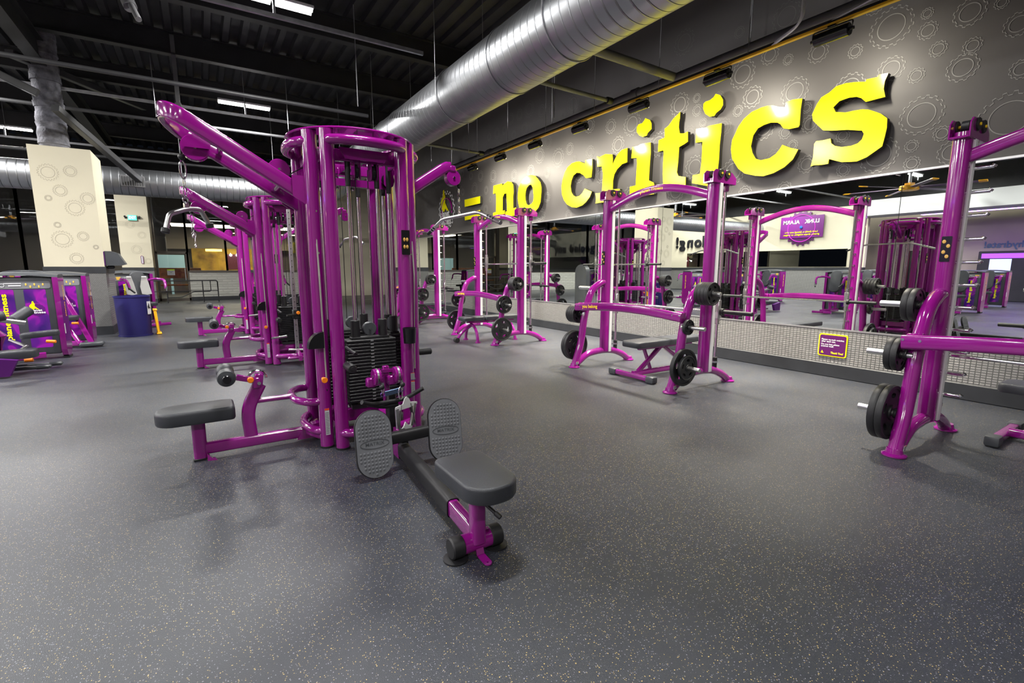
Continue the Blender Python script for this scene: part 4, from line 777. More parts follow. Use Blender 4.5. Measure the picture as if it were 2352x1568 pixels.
# ================================================================== SMITH MACHINES
def smith(label, barz=.79, near=False):
    t = thing('smith_machine', label, 'exercise machine', (0, 0, 0), 0, 'purple smith machines along the mirrors')
    for s in (-1, 1):
        y = s*.75
        m = MB(); m.tube(fil([(-.50, y, .03), (-.40, y, .30), (-.345, y, .70), (-.24, y, .98), (-.08, y, 1.07), (.02, y, 1.07)], .12), .045, 18, up=(0, 1, 0)); m.build('storage_leg', PUR, t)
        m = MB(); m.tube(fil([(-.46, y, .05), (-.30, y, .16), (-.05, y, .185), (.18, y, .165), (.36, y, .09), (.46, y, .01)], .1), .042, 18, up=(0, 1, 0)); m.build('base_arch', PUR, t)
        for x in (-.505, .465):
            o = MB().lathe([(0, 0), (.072, 0), (.072, .010), (.052, .02), (.045, .05), (0, .05)], Matrix.Translation((x, y, .004)), 28).build('foot', PUR, t)
            MB().cyl((x, y, 0), (x, y, .005), .070, seg=24).build('rubber_foot', BLK, o)
        label_strip(t, (-.52, y-.052, .05), (1, 0, 0), (.1, -.02, 1), .04, .035)
        u = MB().rtube([(.02, y, .17), (.02, y, 2.14)], .10, .145, .035, (1, 0, 0)).build('upright', PUR, t)
        for q in (-1, 1): MB().box((.055, y+q*.053, 1.13), (.044, .012, 1.93), bev=.002).build('silver_strip', SIL, u, False)
        m = MB()
        for k in range(11 if near and s > 0 else 0): m.cyl((.07, y-.05, .36+k*.155), (.07, y-.155, .36+k*.155), .012, seg=10, cap=.002).cyl((.07, y-.152, .36+k*.155), (.07, y-.160, .372+k*.155), .014, seg=10)
        for k in range(0 if near and s > 0 else 11): m.cyl((.085, y, .36+k*.155), (.150, y, .36+k*.155), .0085, seg=10).cyl((.088, y, .36+k*.155), (.098, y, .36+k*.155), .014, seg=10)
        m.build('catch_pin', CHR, u, each=2)
        m = MB()
        for q in (-1, 1): m.prism([(-.09, -.04), (.29, -.04), (.29, .02), (.22, .07), (.10, .085), (-.05, .085), (-.09, .05)], (0, y+q*.052-.004, 2.135), (1, 0, 0), (0, 0, 1), (0, .008, 0))
        m.box((.10, y, 2.10), (.38, .10, .012)).box((.20, y, 2.06), (.05, .06, .07), bev=.008); m.build('pulley_cap', PUR, t)
        for x in (.03, .14): 
            MB().cyl((x, y-.068, 2.185), (x, y-.04, 2.185), .042, seg=28, cap=.004).cyl((x, y+.04, 2.185), (x, y+.068, 2.185), .042, seg=28, cap=.004).cyl((x, y-.02, 2.185), (x, y+.02, 2.185), .035, seg=20).build('pulley', BLK, t, each=1)
            MB().cyl((x, y-.075, 2.185), (x, y+.075, 2.185), .010, seg=8).build('pulley_bolt', TXY, t)
        MB().cyl((.205, y, .20), (.205, y, 2.06), .0145, seg=18).build('guide_rod', CHR, t)
        m = MB(); m.cyl((.205, y, .185), (.205, y, .24), .026, seg=16, cap=.003).cyl((.205, y, .26), (.205, y, .30), .026, seg=16, cap=.003); m.build('rod_bumper', BLK, t)
        MB().cyl((.205, y, .24), (.205, y, .26), .03, seg=16).box((.13, y, .25), (.14, .03, .012)).build('rod_bracket', CHR, t)
        MB().cyl((.14, y, .3), (.14, y, 2.1), .003, seg=6).cyl((.165, y, barz), (.165, y, 2.1), .003, seg=6).build('cable', CBL, t)
        m = MB()
        m.cyl((-.19, y, 1.0), (-.19, y+s*.29, 1.0), .0145 if 0 else .021, seg=16, cap=.003).cyl((-.375, y, .67), (-.375, y+s*.27, .67), .021, seg=16, cap=.003).cyl((-.42, y, .27), (-.42, y+s*.27, .27), .021, seg=16, cap=.003); m.build('plate_peg', STL, t, each=1)
        m = MB()
        for x, z in ((-.19, 1.0), (-.375, .67), (-.42, .27)): m.cyl((x, y+s*.035, z), (x, y+s*.052, z), .036, seg=18)
        m.build('peg_collar', BLK, t, each=1)
        # barbell carrier
        m = MB(); m.box((.205, y, barz+.03), (.05, .05, .20), bev=.006).cyl((.205, y, barz-.13), (.205, y, barz+.18), .024, seg=16); m.build('bar_carrier', STL, t)
    m = MB(); m.tube([(.02, -.72+1.44*k/24, 1.985+.17*math.sin(PI*k/24)) for k in range(25)], .02, 6)
    m = MB(); m.rtube([(.02, -.74+1.48*k/24, 1.975+.165*math.sin(PI*k/24)) for k in range(25)], .065, .085, .022); m.build('arched_crossbar', PUR, t)
    m = MB()
    word = 'planet fitness'
    for i, chx in enumerate(word):
        if chx == ' ': continue
        f = .53+.105*(.5-i/(len(word)-1))*2; y = -.74+1.48*f; z = 1.975+.165*math.sin(PI*f); a = .165*PI*math.cos(PI*f)/1.48
        text(m, chx, (-.0135, y, z), (0, -1, -a), (0, -a, 1), None, .047, .03)
    m.build('yellow_lettering', TXY, t, False)
    m = MB(); m.rtube([(-.445, -.80+1.6*k/16, .765+.045*math.sin(PI*k/16)) for k in range(17)], .055, .095, .022); m.build('front_crossbar', PUR, t)
    m = MB()
    for s in (-1, 1): m.box((-.405, s*.745, .775), (.07, .10, .10), bev=.015)
    m.build('crossbar_bracket', PUR, t, each=1)
    m = MB()
    for s in (-1, 1):
        for q in (.70, .79): m.cyl((-.475, s*q, .785), (-.468, s*q, .785), .009, seg=8)
    m.build('bracket_bolt', CHR, t, each=1)
    if not near:
        m = MB(); text(m, 'you belong', (-.4738, .52, .792), (0, -1, .06), (0, .06, 1), .27, .055, .03); m.build('yellow_lettering', TXY, t, False)
    x = .235
    b = MB().cyl((x, -.78, barz), (x, .78, barz), .0135, seg=16).build('barbell', CHR, t)
    for s in (-1, 1):
        MB().cyl((x, s*.79, barz), (x, s*1.12, barz), .022, seg=18, cap=.003).cyl((x, s*.77, barz), (x, s*.80, barz), .038, seg=18, cap=.003).build('bar_sleeve', BLK, b)
    MB().prism(rrect(.055, .17, .005), (-.053, .75, 1.38), (0, 1, 0), (0, 0, 1), (-.003, 0, 0)).build('exercise_placard', BLKG, t)
    m = MB()
    for dz, dy in ((.05, .012), (.02, -.012), (-.02, .01), (-.05, -.01)): m.sph((-.0565, .75+dy, 1.38+dz), .011, (.15, 1, 1.2), 8)
    m.build('placard_pictures', mat('amber_print', (.6, .35, .08), .5), t)
    return t
SM = [(4.34, .45, 'purple smith machine nearest the camera, cut off by the right edge', .62), (4.405, 3.86, 'purple smith machine under the letters t and i, with a flat bench inside', .79), (4.46, 7.43, 'purple smith machine below the word no, its bar racked high', 1.33), (4.50, 10.95, 'farthest purple smith machine, seen past the dark machine back', .80)]
for x, y, lb, bz in SM:
    t = smith(lb, bz, y < 1); t.location = (x, y, 0)
# plates
PCACHE = {}
def plate(label, grp, loc, R, th, s=1):
    k = (R, th)
    if k not in PCACHE:
        holes = [circ(.024, 16)]+[[(R*.62*math.cos(a)+R*.16*math.cos(b)*math.cos(a+PI/2)*1.25-R*.10*math.sin(b)*math.cos(a), R*.62*math.sin(a)+R*.16*math.cos(b)*math.sin(a+PI/2)*1.25-R*.10*math.sin(b)*math.sin(a)) for b in [2*PI*q/10 for q in range(10)]] for a in [2*PI*j/5+.3 for j in range(5)]]
        m = MB(); m.prism(circ(R*.9, 40), (0, -th*.28, 0), (1, 0, 0), (0, 0, 1), (0, th*.56, 0), holes)
        t = thing('weight_plate', label, 'weight plate', loc, 0, grp)
        m.build('disc', PLATE, t)
        MB().lathe([(R*.88, -th*.42), (R*.92, -th/2), (R*.98, -th/2), (R, -th*.35), (R, th*.35), (R*.98, th/2), (R*.92, th/2), (R*.88, th*.42), (R*.88, -th*.42)], Matrix.Rotation(PI/2, 4, 'X'), 40).build('rim', BLK, t)
        MB().lathe([(.024, -th*.5), (R*.26, -th*.5), (R*.28, -th*.3), (R*.28, th*.3), (R*.26, th*.5), (.024, th*.5)], Matrix.Rotation(PI/2, 4, 'X'), 28).build('hub', PLATE, t)
        PCACHE[k] = t; return t
    c = dup(PCACHE[k], loc, 0, label, grp); c.rotation_euler = (0, random.uniform(0, 2), 0); return c
def load(mi, s, peg, sizes, words):
    x, y, _, _ = SM[mi]; px, pz = {'up': (-.19, 1.0), 'mid': (-.375, .67), 'low': (-.42, .27)}[peg]
    yy = y+s*(.75+.062); who = ['cut-off', 't-and-i', 'word-no', 'farthest'][mi]+' smith machine'
    side = {-1: 'right', 1: 'left'}[s]; pn = {'up': 'top', 'mid': 'middle', 'low': 'bottom'}[peg]
    n = len(sizes)
    for i, (R, th) in enumerate(sizes):
        yy += s*th/2; pos = '' if n == 1 else (', outermost' if i == n-1 else (', innermost' if i == 0 else (', second from inside' if i == 1 else ', third from inside')))
        lb = 'black %splate on the %s %s peg of the %s%s' % ('large ' if R > .17 else ('small ' if R < .09 else ''), side, pn, who, pos)
        plate(lb, 'weight plates on the smith machines', (x+px, yy, pz), R, th); yy += s*(th/2+.002)
B, Md, S = (.19, .042), (.115, .036), (.078, .03)
load(1, -1, 'up', [Md]*4, ''); load(1, -1, 'mid', [S], ''); load(1, -1, 'low', [B, (.125, .034)], '')
load(1, 1, 'mid', [Md]*4, ''); load(1, 1, 'low', [B, B], '')
load(2, -1, 'up', [Md]*4, ''); load(2, -1, 'mid', [(.145, .036), S], ''); load(2, -1, 'low', [B], ''); load(2, 1, 'mid', [(.145, .036)], ''); load(2, 1, 'low', [B], '')
load(0, 1, 'up', [Md]*2, ''); load(0, 1, 'mid', [Md]*2, ''); load(0, 1, 'low', [B]*2, '')
load(3, -1, 'up', [Md]*3, ''); load(3, -1, 'mid', [(.145, .036)], ''); load(3, -1, 'low', [B], ''); load(3, 1, 'mid', [(.145, .036)], ''); load(3, 1, 'low', [B], '')
# benches
def bench(label, loc, rz, arch=False, L=1.25):
    t = thing('weight_bench', label, 'bench', loc, rz, 'flat weight benches')
    if arch:
        for a, b_ in ((-L/2, -L/2+.40), (-L/2+.41, L/2)): MB().pad([(x+(a+b_)/2, y) for x, y in rrect(b_-a, .27, .04)], .365, .43, .02).build('bench_pad', VIN, t)
        MB().rtube([(-L/2+.12, 0, .34), (L/2-.1, 0, .34)], .06, .05, .012).build('bench_rail', PUR, t)
        for x in (-L/2+.2, L/2-.2):
            MB().tube([(x-.0, .22*math.cos(a), .02+.27*math.sin(a)) for a in [PI*k/14 for k in range(15)]], .026, 12, up=(1, 0, 0)).build('arched_leg', PUR, t)
            m = MB()
            for s in (-1, 1): m.cyl((x, s*.22, 0), (x, s*.22, .02), .045, seg=18)
            m.build('foot', PUR, t, each=1)
        MB().tube(fil([(-L/2+.2, 0, .28), (-L/2+.0, 0, .16), (-L/2-.08, 0, .045)], .08), .024, 12, up=(0, 1, 0)).build('handle_tube', PUR, t)
        MB().cyl((-L/2-.09, -.04, .045), (-L/2-.09, .04, .045), .042, seg=18).build('wheel', BLK, t)
    else:
        MB().pad([(x, y) for x, y in rrect(L, .27, .05)], .365, .43, .022).build('bench_pad', VIN, t)
        MB().rtube([(-L/2+.16, 0, .34), (L/2-.12, 0, .34)], .05, .04, .01).build('bench_rail', PUR, t)
        MB().rtube([(-L/2+.08, 0, .055), (L/2-.1, 0, .055)], .055, .06, .012).build('base_rail', PUR, t)
        m = MB(); m.rtube([(-L/2+.16, 0, .07), (-L/2+.52, 0, .33)], .045, .05, .012, (0, 1, 0)).rtube([(L/2-.62, 0, .33), (L/2-.2, 0, .07)], .045, .05, .012, (0, 1, 0)).rtube([(-L/2+.42, .05, .07), (-L/2+.30, .05, .32)], .02, .05, .006, (0, 1, 0)); m.build('support_strut', PUR, t, each=1)
        m = MB(); m.rtube([(-L/2+.06, -.24, .04), (-L/2+.06, .24, .04)], .06, .055, .014).rtube([(L/2-.1, -.2, .04), (L/2-.1, .2, .04)], .06, .055, .014); m.build('cross_foot', PUR, t, each=1)
        for s in (-1, 1):
            MB().box((-L/2+.06, s*.285, .04), (.085, .11, .075), bev=.016, seg=2).build('foot_cap', GRY, t)
            MB().box((L/2-.1, s*.23, .035), (.08, .08, .07), bev=.012).build('foot_cap', GRY, t)
        MB().cyl((-L/2+.25, -.05, .365), (-L/2+.25, .05, .365), .018, seg=14).build('adjuster', BLK, t)
    return t
bench('flat bench with a single charcoal pad inside the smith machine below t and i', (4.60, 3.78, 0), 0, False, 1.2)
bench('low bench with arched purple legs inside the smith machine below the word no', (4.22, 7.28, 0), 0, True, 1.15)
bench('flat bench lying parallel to the mirrors, cut off by the right edge', (4.93, .38, 0), -PI/2, False, 1.15)
bench('distant flat bench inside the farthest smith machine', (4.60, 10.95, 0), 0, False, 1.15)
# ================================================================== SELECTORISED MACHINES
def arc_slab(mb, x, y0, y1, z0, z1, th, r=.17):
    pts = [(y0, z1), (y0, z0+.10), (y0+.03, z0+.02), (y0+.10, z0)]
    pts += [(y1-r+r*math.sin(a), z0+r-r*math.cos(a)) for a in [PI/2*k/8 for k in range(9)]]+[(y1, z1-.03), (y1-.03, z1)]
    mb.prism(pts, (x-th/2, 0, 0), (0, 1, 0), (0, 0, 1), (th, 0, 0)); return mb
def selector(label, kind, grp='purple selectorised machines', W=.80):
    t = thing('selectorised_machine', label, 'exercise machine', (0, 0, 0), 0, grp); h = W/2
    MB().box((0, -.02, .60), (W-.10, .28, 1.06), bev=.03, seg=2).build('shroud', GRY, t)
    m = MB(); pr = [(-.20, 0), (.13, 0), (.12, .03), (.08, .045), (-.12, .045), (-.19, .03)]
    vs = []; n = 15
    for i in range(n):
        x = -h-.01+(W+.02)*i/(n-1); zz = 1.125+.035*math.sin(PI*i/(n-1))
        vs += [(x, a, zz+b) for a, b in pr]
    fs = [(i*6+j, i*6+(j+1) % 6, (i+1)*6+(j+1) % 6, (i+1)*6+j) for i in range(n-1) for j in range(6)]+[tuple(range(6)), tuple((n-1)*6+j for j in range(6))]
    m.add(vs, fs); m.build('curved_top_cap', GRY, t)
    for s in (-1, 1):
        m = MB(); arc_slab(m, s*(h-.02), -.20, .13, .03, 1.13, .06)
        o = m.build('side_frame', PUR, t)
        g = MB(); text(g, 'planet fitness', (s*(h+.0115), .0, .80), (0, 0, 1), (0, -s, 0), .44, .055, .02); g.build('yellow_lettering', TXY, o, False)
        g = MB(); g.box((s*(h+.011), -.16, .42), (.002, .04, .14)); g.build('label', LAB, o, False)
        MB().box((s*(h-.02), -.05, .015), (.07, .2, .03)).build('rubber_foot', BLK, o)
    MB().prism(rrect(W-.16, .10, .025), (0, -.165, 1.03), (1, 0, 0), (0, 0, 1), (0, .02, 0)).build('instruction_panel', mat('grey_instruction_panel', (.20, .21, .22), .4), t)
    m = MB(); m.prism([(-.06, .035), (.03, .035), (.015, -.03), (-.045, -.03)], (-.23, -.168, 1.03), (1, 0, 0), (0, 0, 1), (0, .002, 0))
    for k in range(5): m.sph((.08+k*.042, -.168, 1.02+.015*(-1)**k), .012, (.8, .1, 1.5), 8)
    m.build('amber_pictures', mat('amber_panel_print', (.8, .5, .08), .5), t)
    m = MB(); m.box((-.05, -.169, 1.05), (.17, .002, .008)).box((-.03, -.169, 1.02), (.12, .002, .014)).ring((-.15, -.169, 1.025), (1, 0, 0), (0, 0, 1), .022, .002, 14, 4); m.build('panel_print', TXW, t)
    for x0, x1 in ((-.255, -.05), (.045, .265)):
        o = MB().prism(rrect(x1-x0, .80, .02), ((x0+x1)/2, -.162, .57), (1, 0, 0), (0, 0, 1), (0, .02, 0)).build('printed_panel', SWIRL, t)
        if x0 < 0:
            m = MB(); text(m, 'planet fitness', ((x0+x1)/2, -.164, .60), (0, 0, 1), (-1, 0, 0), .62, .085, .03); m.build('yellow_lettering', YEL, o, False)
        else:
            cx = (x0+x1)/2; m = MB(); m.prism([(r*math.cos(a), r*math.sin(a)) for r, a in [((.078 if k % 2 else .085), 2*PI*k/32) for k in range(32)]], (cx, -.164, .69), (1, 0, 0), (0, 0, 1), (0, .002, 0)); m.build('gear_mark', PURD, o, False)
            m = MB(); m.prism([(x*.19, z*.19) for x, z in th], (cx-.02, -.167, .70), (1, 0, 0), (0, 0, 1), (0, .002, 0)); m.build('thumb_mark', YEL, o, False)
            m = MB(); text(m, 'planet', (cx-.015, -.168, .685), (1, 0, 0), (0, 0, 1), .13, .040, .03); text(m, 'fitness', (cx+.01, -.168, .655), (1, 0, 0), (0, 0, 1), .145, .040, .03); m.build('white_lettering', TXW, o, False)
    MB().prism(rrect(.085, .84, .03), (-.002, -.158, .56), (1, 0, 0), (0, 0, 1), (0, .01, 0)).build('stack_slot', BLKG, t)
    MB().box((.305, -.155, .92), (.045, .004, .06)).build('label', LAB, t)
    m = MB(); n0 = len(KIDS.get(t.name, []))
    if kind == 'curl':
        m.rtube([(.56, -.20, .07), (.25, -.35, .07), (.25, -1.0, .06)], .06, .08, .015).rtube([(-.05, -.2, .08), (.1, -.8, .10), (.12, -1.25, .22)], .07, .07, .02).rtube([(.18, -1.0, .66), (.38, -1.0, .44), (.30, -1.0, .1)], .06, .07, .02)
        m.build('base_frame', PUR, t)
        MB().pad([(x*1, y) for x, y in rrect(.62, .24, .07)], .0, .10, .03, Matrix.Translation((.42, -1.30, .19)) @ Matrix.Rotation(-.05, 4, 'Y')).build('bench_pad', VIN, t)
        for x0, y0, z0, x1, y1, z1 in ((.33, -1.28, .67, .48, -1.22, .70), (.48, -1.0, .62, .62, -.86, .74)): MB().cyl((x0, y0, z0), (x1, y1, z1), .060, seg=26, cap=.015).build('roller_pad', VIN, t)
        MB().pad([(x, y) for x, y in rrect(.36, .15, .05)], 0, .07, .025, Matrix.Translation((.72, -1.05, .41)) @ Matrix.Rotation(-.08, 4, 'Y')).build('arm_pad', VIN, t)
        MB().cyl((.42, -1.25, .66), (.62, -1.15, .60), .03, seg=16).tube([(.45, -1.1, .40), (.60, -1.15, .32), (.52, -1.2, .25)], .018, 8).build('steel_linkage', STL, t)
        for y in (-1.15, -.95): MB().box((.55, y, .05), (.50, .06, .04), bev=.01).box((.80 if y > -1 else .72, y, .05), (.14, .08, .05), bev=.018).build('foot_rail', GRY, t)
        MB().prism([(0, 0), (.26, 0), (.34, .18), (0, .24)], (.25, -1.5, .02), (1, 0, 0), (0, 0, 1), (0, .07, 0)).build('pivot_plate', PURD, t)
        MB().cyl((.78, -1.12, .36), (.87, -1.14, .35), .020, seg=14, cap=.004).cyl((.52, -.95, .12), (.60, -.95, .12), .026, seg=14, cap=.004).build('orange_handle', ORG, t)
    elif kind == 'press':
        m.rtube([(.24, -.22, .95), (.60, -.50, .06)], .07, .06, .015, (0, 1, 0)).rtube([(.22, -.22, .45), (.46, -.50, .06)], .06, .06, .015, (0, 1, 0)).rtube([(-.2, -.20, .07), (.50, -.50, .07)], .07, .08, .015); m.build('base_frame', PUR, t)
        MB().pad([(x, y) for x, y in rrect(.34, .26, .07)], 0, .075, .025, Matrix.Translation((.30, -.42, .44))).build('seat', VIN, t)
        MB().cyl((.40, -.56, .40), (.48, -.58, .40), .020, seg=14, cap=.004).build('orange_handle', ORG, t)
        MB().box((.60, -.50, .05), (.30, .16, .07), bev=.02).build('foot_plate', GRY, t)
    else:
        m.rtube([(0, -.2, .08), (0, -1.15, .08)], .07, .09, .015).rtube([(0, -.62, .08), (0, -.68, .44)], .06, .08, .015, (0, 1, 0)).rtube([(0, -.35, .08), (0, -.38, .95)], .06, .08, .015, (0, 1, 0)).rtube([(-.24, -1.1, .05), (.24, -1.1, .05)], .06, .06, .012)
        m.tube(fil([(-.05, -.35, .95), (-.34, -.45, 1.02), (-.36, -.8, 1.0), (-.34, -.85, .80)], .1), .028, 10).tube(fil([(.05, -.35, .95), (.34, -.45, 1.02), (.36, -.8, 1.0), (.34, -.85, .80)], .1), .028, 10); m.build('base_frame', PUR, t)
        MB().pad([(x, y) for x, y in rrect(.36, .36, .10)], 0, .08, .025, Matrix.Translation((0, -.68, .44))).build('seat', VIN, t)
        MB().pad([(x, y) for x, y in rrect(.28, .62, .12)], 0, .08, .025, Matrix.Translation((0, -.42, .88)) @ Matrix.Rotation(math.radians(80), 4, 'X')).build('backrest', VIN, t)
        for s in (-1, 1): MB().cyl((s*.36, -.85, .84), (s*.30, -.95, .74), .018, seg=12).build('hand_grip', BLK, t)
        MB().cyl((.10, -.5, .40), (.16, -.5, .40), .022, seg=12, cap=.004).build('orange_handle', ORG, t)
    for o in KIDS[t.name][n0:]: o.location.x = {'curl': -.38, 'press': -.17, 'seat': 0}[kind]
    return t
s1 = selector('selectorised machine at the left edge with roller pads and a charcoal bench pad', 'curl'); s1.location = (-2.08, 9.15, 0)
s2 = selector('selectorised machine second from the left, with slanting purple tubes beside the column', 'press'); s2.location = (-2.0, 10.55, 0)
s3 = selector('selectorised machine with hung towels behind the blue bin', 'seat'); s3.location = (-1.40, 13.75, 0); s3.rotation_euler = (0, 0, .5)
GEN = 'selectorised machines seen in the mirrors'
for x, y, rz, lb in ((1.25, 16.2, PI*.52, 'tall purple sided machine behind the row of cable machines'), (-3.3, 6.5, PI/2, 'selectorised machine reflected just right of the centre of the mirrors'), (-6.3, 10.2, PI/2, 'selectorised machine reflected under the left end of the gear sign'), (-6.3, 4.6, PI/2, 'selectorised machine reflected beside the right-hand smith machine post'), (-4.4, 2.2, PI/2, 'selectorised machine reflected at the right edge of the mirrors'), (-8.8, 15.2, PI/2, 'selectorised machine reflected under the black lettering on the cream wall'), (-7.6, 7.4, PI/2, 'selectorised machine reflected deeper behind the middle of the mirrors'), (-5.6, 13.0, PI/2, 'selectorised machine reflected beside the cream column'), (-9.6, 4.8, PI/2, 'selectorised machine reflected in front of the beige wall'), (-3.9, 17.6, .2, 'selectorised machine by the far windows left of the far column'), (2.0, 19.2, PI*.9, 'selectorised machine near the far rippled sill wall')):
    dup(s3, (x, y, 0), rz, lb, GEN)
for i, (x, y, l) in enumerate(((-1.30, 13.05, 'white towel hung over the machine behind the navy bin, left one'), (-1.05, 13.12, 'white towel hung over the machine behind the navy bin, right one'))):
    m = MB(); m.prism([(-.05, 0), (.03, 0), (.06, -.12), (.10, -.36), (.02, -.38), (-.07, -.36), (-.09, -.2)], (0, 0, 0), (1, 0, 0), (0, 0, 1), (0, .025, 0)); m.tube([(-.05, .01, 0), (.03, .01, 0)], .02, 8)
    o = m.build('towel', mat('white_towel', (.6, .6, .58), .9)); o.location = (x, y, 1.06); tag(o, l, 'towel', 'white towels')
# dark machine back
t = thing('machine_back', 'dark upright machine back with rounded top beyond the nearest cable machine', 'exercise machine', (3.70, 9.72, 0))
o = [(-.20, .10), (.20, .10), (.22, .2), (.22, 1.15)]+[(.22*math.cos(a), 1.15+.20*math.sin(a)) for a in [PI*k/12 for k in range(1, 12)]]+[(-.22, 1.15), (-.22, .2)]
MB().prism(o, (-.06, 0, 0), (0, 1, 0), (0, 0, 1), (.13, 0, 0)).build('back_shell', GRY, t)
MB().box((-.12, 0, .95), (.10, .10, .16), bev=.02).build('bracket', PUR, t); MB().box((-.12, 0, .45), (.10, .10, .20), bev=.02).build('bracket', PUR, t)
MB().rtube([(-.30, 0, .05), (.04, 0, .05)], .1, .09, .015).box((0, 0, .05), (.12, .4, .1), bev=.01).build('base', BLK, t)
# bin, stand, dispenser
t = thing('waste_bin', 'navy perforated metal bin with a white label standing by the column', 'bin', (-1.13, 11.36, 0))
MB().lathe([(0, .02), (.248, .02), (.268, .73), (.262, .73), (.242, .03), (0, .03)], None, 48).build('bin_body', NAVY, t)
MB().lathe([(.248, 0), (.262, .0), (.262, .03), (.248, .03), (.248, 0)], None, 48).build('base_ring', mat('navy_enamel', (.02, .02, .12), .3), t)
MB().lathe([(.262, .715), (.278, .72), (.280, .745), (.262, .745), (.262, .715)], None, 48).build('rim', mat('navy_enamel', (.02, .02, .12), .3), t)
m = MB(); a0 = -.62; vs = [((.276)*math.cos(a0+.42*k/6), .276*math.sin(a0+.42*k/6), z) for k in range(7) for z in (.40, .64)]; m.add(vs, [(2*k, 2*k+2, 2*k+3, 2*k+1) for k in range(6)]); lb = m.build('label', LAB, t)
MB().prism([(x*.16, z*.16) for x, z in th], (.276*math.cos(-.42)+.003, .276*math.sin(-.42)-.002, .51), (math.cos(1.15), math.sin(1.15), 0), (0, 0, 1), (.002, -.001, 0)).build('thumb_mark', BLK, lb, False)
t = thing('floor_sign', 'folded yellow plastic floor sign beside the navy bin', 'sign', (-.80, 11.40, 0), .1)
MB().box((0, 0, .245), (.045, .26, .46), (.0, -.06, 0), bev=.01).box((-.01, 0, .47), (.07, .28, .03), bev=.008).box((.02, 0, .02), (.08, .28, .03), bev=.008).build('panel', YELP, t)
t = thing('towel_dispenser', 'black wall dispenser fixed to the right side of the near cream column', 'dispenser', (-1.51, 11.98, 1.43))
MB().prism([(0, -.13), (0, .14), (.10, .14), (.20, .10), (.24, .02), (.30, -.10), (.20, -.13)], (0, -.14, 0), (1, 0, 0), (0, 0, 1), (0, .28, 0)).build('cover', GRY, t, False)
MB().box((.06, 0, -.16), (.12, .14, .06), bev=.02).build('tray', BLK, t); MB().box((-.02, -.155, -.0), (.05, .008, .26)).build('side_label', PURD, t)
# exit sign
t = thing('exit_sign', 'green lit EXIT sign with two small lamps high on the far cream column', 'exit sign', (-1.86, 21.46, 2.98))
MB().box((0, 0, 0), (.26, .06, .19), bev=.01).build('sign_box', LAB, t, False)
MB().box((0, -.033, 0), (.24, .004, .165)).build('green_face', GREENL, t, False)
m = MB(); text(m, 'EXIT', (0, -.037, 0), (1, 0, 0), (0, 0, 1), .20, .13, .03); m.build('exit_lettering', mat('exit_letters', (.7, 1, .8), .5, 0, 0, 2), t, False)
for s in (-1, 1): MB().box((s*.17, 0, .0), (.09, .05, .05), (0, s*.3, 0), bev=.01).cyl((s*.20, -.02, .04), (s*.20, -.07, .03), .03, seg=14).build('emergency_lamp', BLKS, t)
o = MB().prism(stad(.075, .28, 5), (-1.72, 21.47, 1.55), (1, 0, 0), (0, 0, 1), (0, .02, 0)).build('wall_tag', LAB, None, False); tag(o, 'narrow purple edged tag on the far cream column under the EXIT sign', 'sign')
m = MB().tube([(-1.72+x, 21.465, 1.55+z) for x, z in stad(.065, .27, 5)], .006, 6, True, (0, 1, 0)); m.build('purple_edge', PUR, o)
# hand rail
t = thing('hand_rail', 'black tubular hand rail in front of the far glass door', 'railing', (-.2, 21.4, 0))
m = MB(); m.tube(fil([(.68, 0, 0), (.68, 0, .80), (-1.35, 0, .80)], .08), .022, 10).build('top_rail', BLKS, t)
for x in (.2, -.9): MB().cyl((x, 0, 0), (x, 0, .80), .018, seg=10).build('rail_post', BLKS, t)
MB().cyl((-1.35, 0, .42), (.68, 0, .42), .014, seg=8).build('lower_rail', BLKS, t)
MB().tube(fil([(.45, 0, .78), (.45, .0, .40), (-.1, .25, .38), (-.5, .3, .18), (-.9, .3, .18)], .06), .016, 8).build('ramp_rail', BLKS, t)
# ------------------------------------------------------------------ seen through the far glass
struct('wall_hall_back', MB().box((0, 31.6, 3), (30, .2, 6)), mat('dim_hall_wall', (.20, .18, .16), .7))
struct('floor_hall', MB().box((0, 27.3, -.06), (30, 9, .1)), mat('dim_hall_floor', (.08, .075, .07), .5))
struct('ceiling_hall', MB().box((0, 27.3, 5.2), (30, 9, .1)), BLKM)
t = thing('storefront', 'yellow storefront across the hall beyond the far windows', 'shop front', (1.6, 30.6, 0))
MB().box((0, 0, 1.14), (3.9, .3, 2.3)).build('yellow_wall', STOREY, t, False); MB().box((0, .1, 2.9), (6, .3, 1.3)).build('grey_fascia', BEIGE, t, False)
for x, w_ in ((-.15, .5), (1.25, .45)): 
    MB().box((x, -.17, 1.6), (w_, .04, .8)).build('shop_window', STOREM, t, False)
MB().box((1.95, -.2, 1.2), (.5, .1, 2.3)).build('maroon_pillar', STOREM, t, False)
for x, w_ in ((-.95, .75), (1.2, .7)):
    m = MB(); m.box((x, -.18, 2.2), (w_, .03, .12)); m.build('lit_fascia_sign', SIGNB, t, False)
for x in (-.2, .1, 1.5, 2.2): MB().sph((x, -.5, 1.95), .07).cyl((x, -.5, 1.95), (x, -.3, 2.05), .015, seg=6).build('globe_lamp', mat('lit_globe', (1, .95, .85), .5, 0, 0, 12), t)
t = thing('hall_bench', 'orange brown wooden bench outside the far glass door', 'bench', (-1.3, 25.0, 0))
for z, y in ((.55, 0), (.95, .3), (1.15, .33)): MB().box((0, y, z), (2.6, .35 if z < .6 else .05, .06 if z < .6 else .24), bev=.01).build('plank', WOOD, t)
MB().box((-.9, .1, .27), (.08, .4, .54)).build('leg', BLKS, t); MB().box((.9, .1, .27), (.08, .4, .54)).build('leg', BLKS, t)
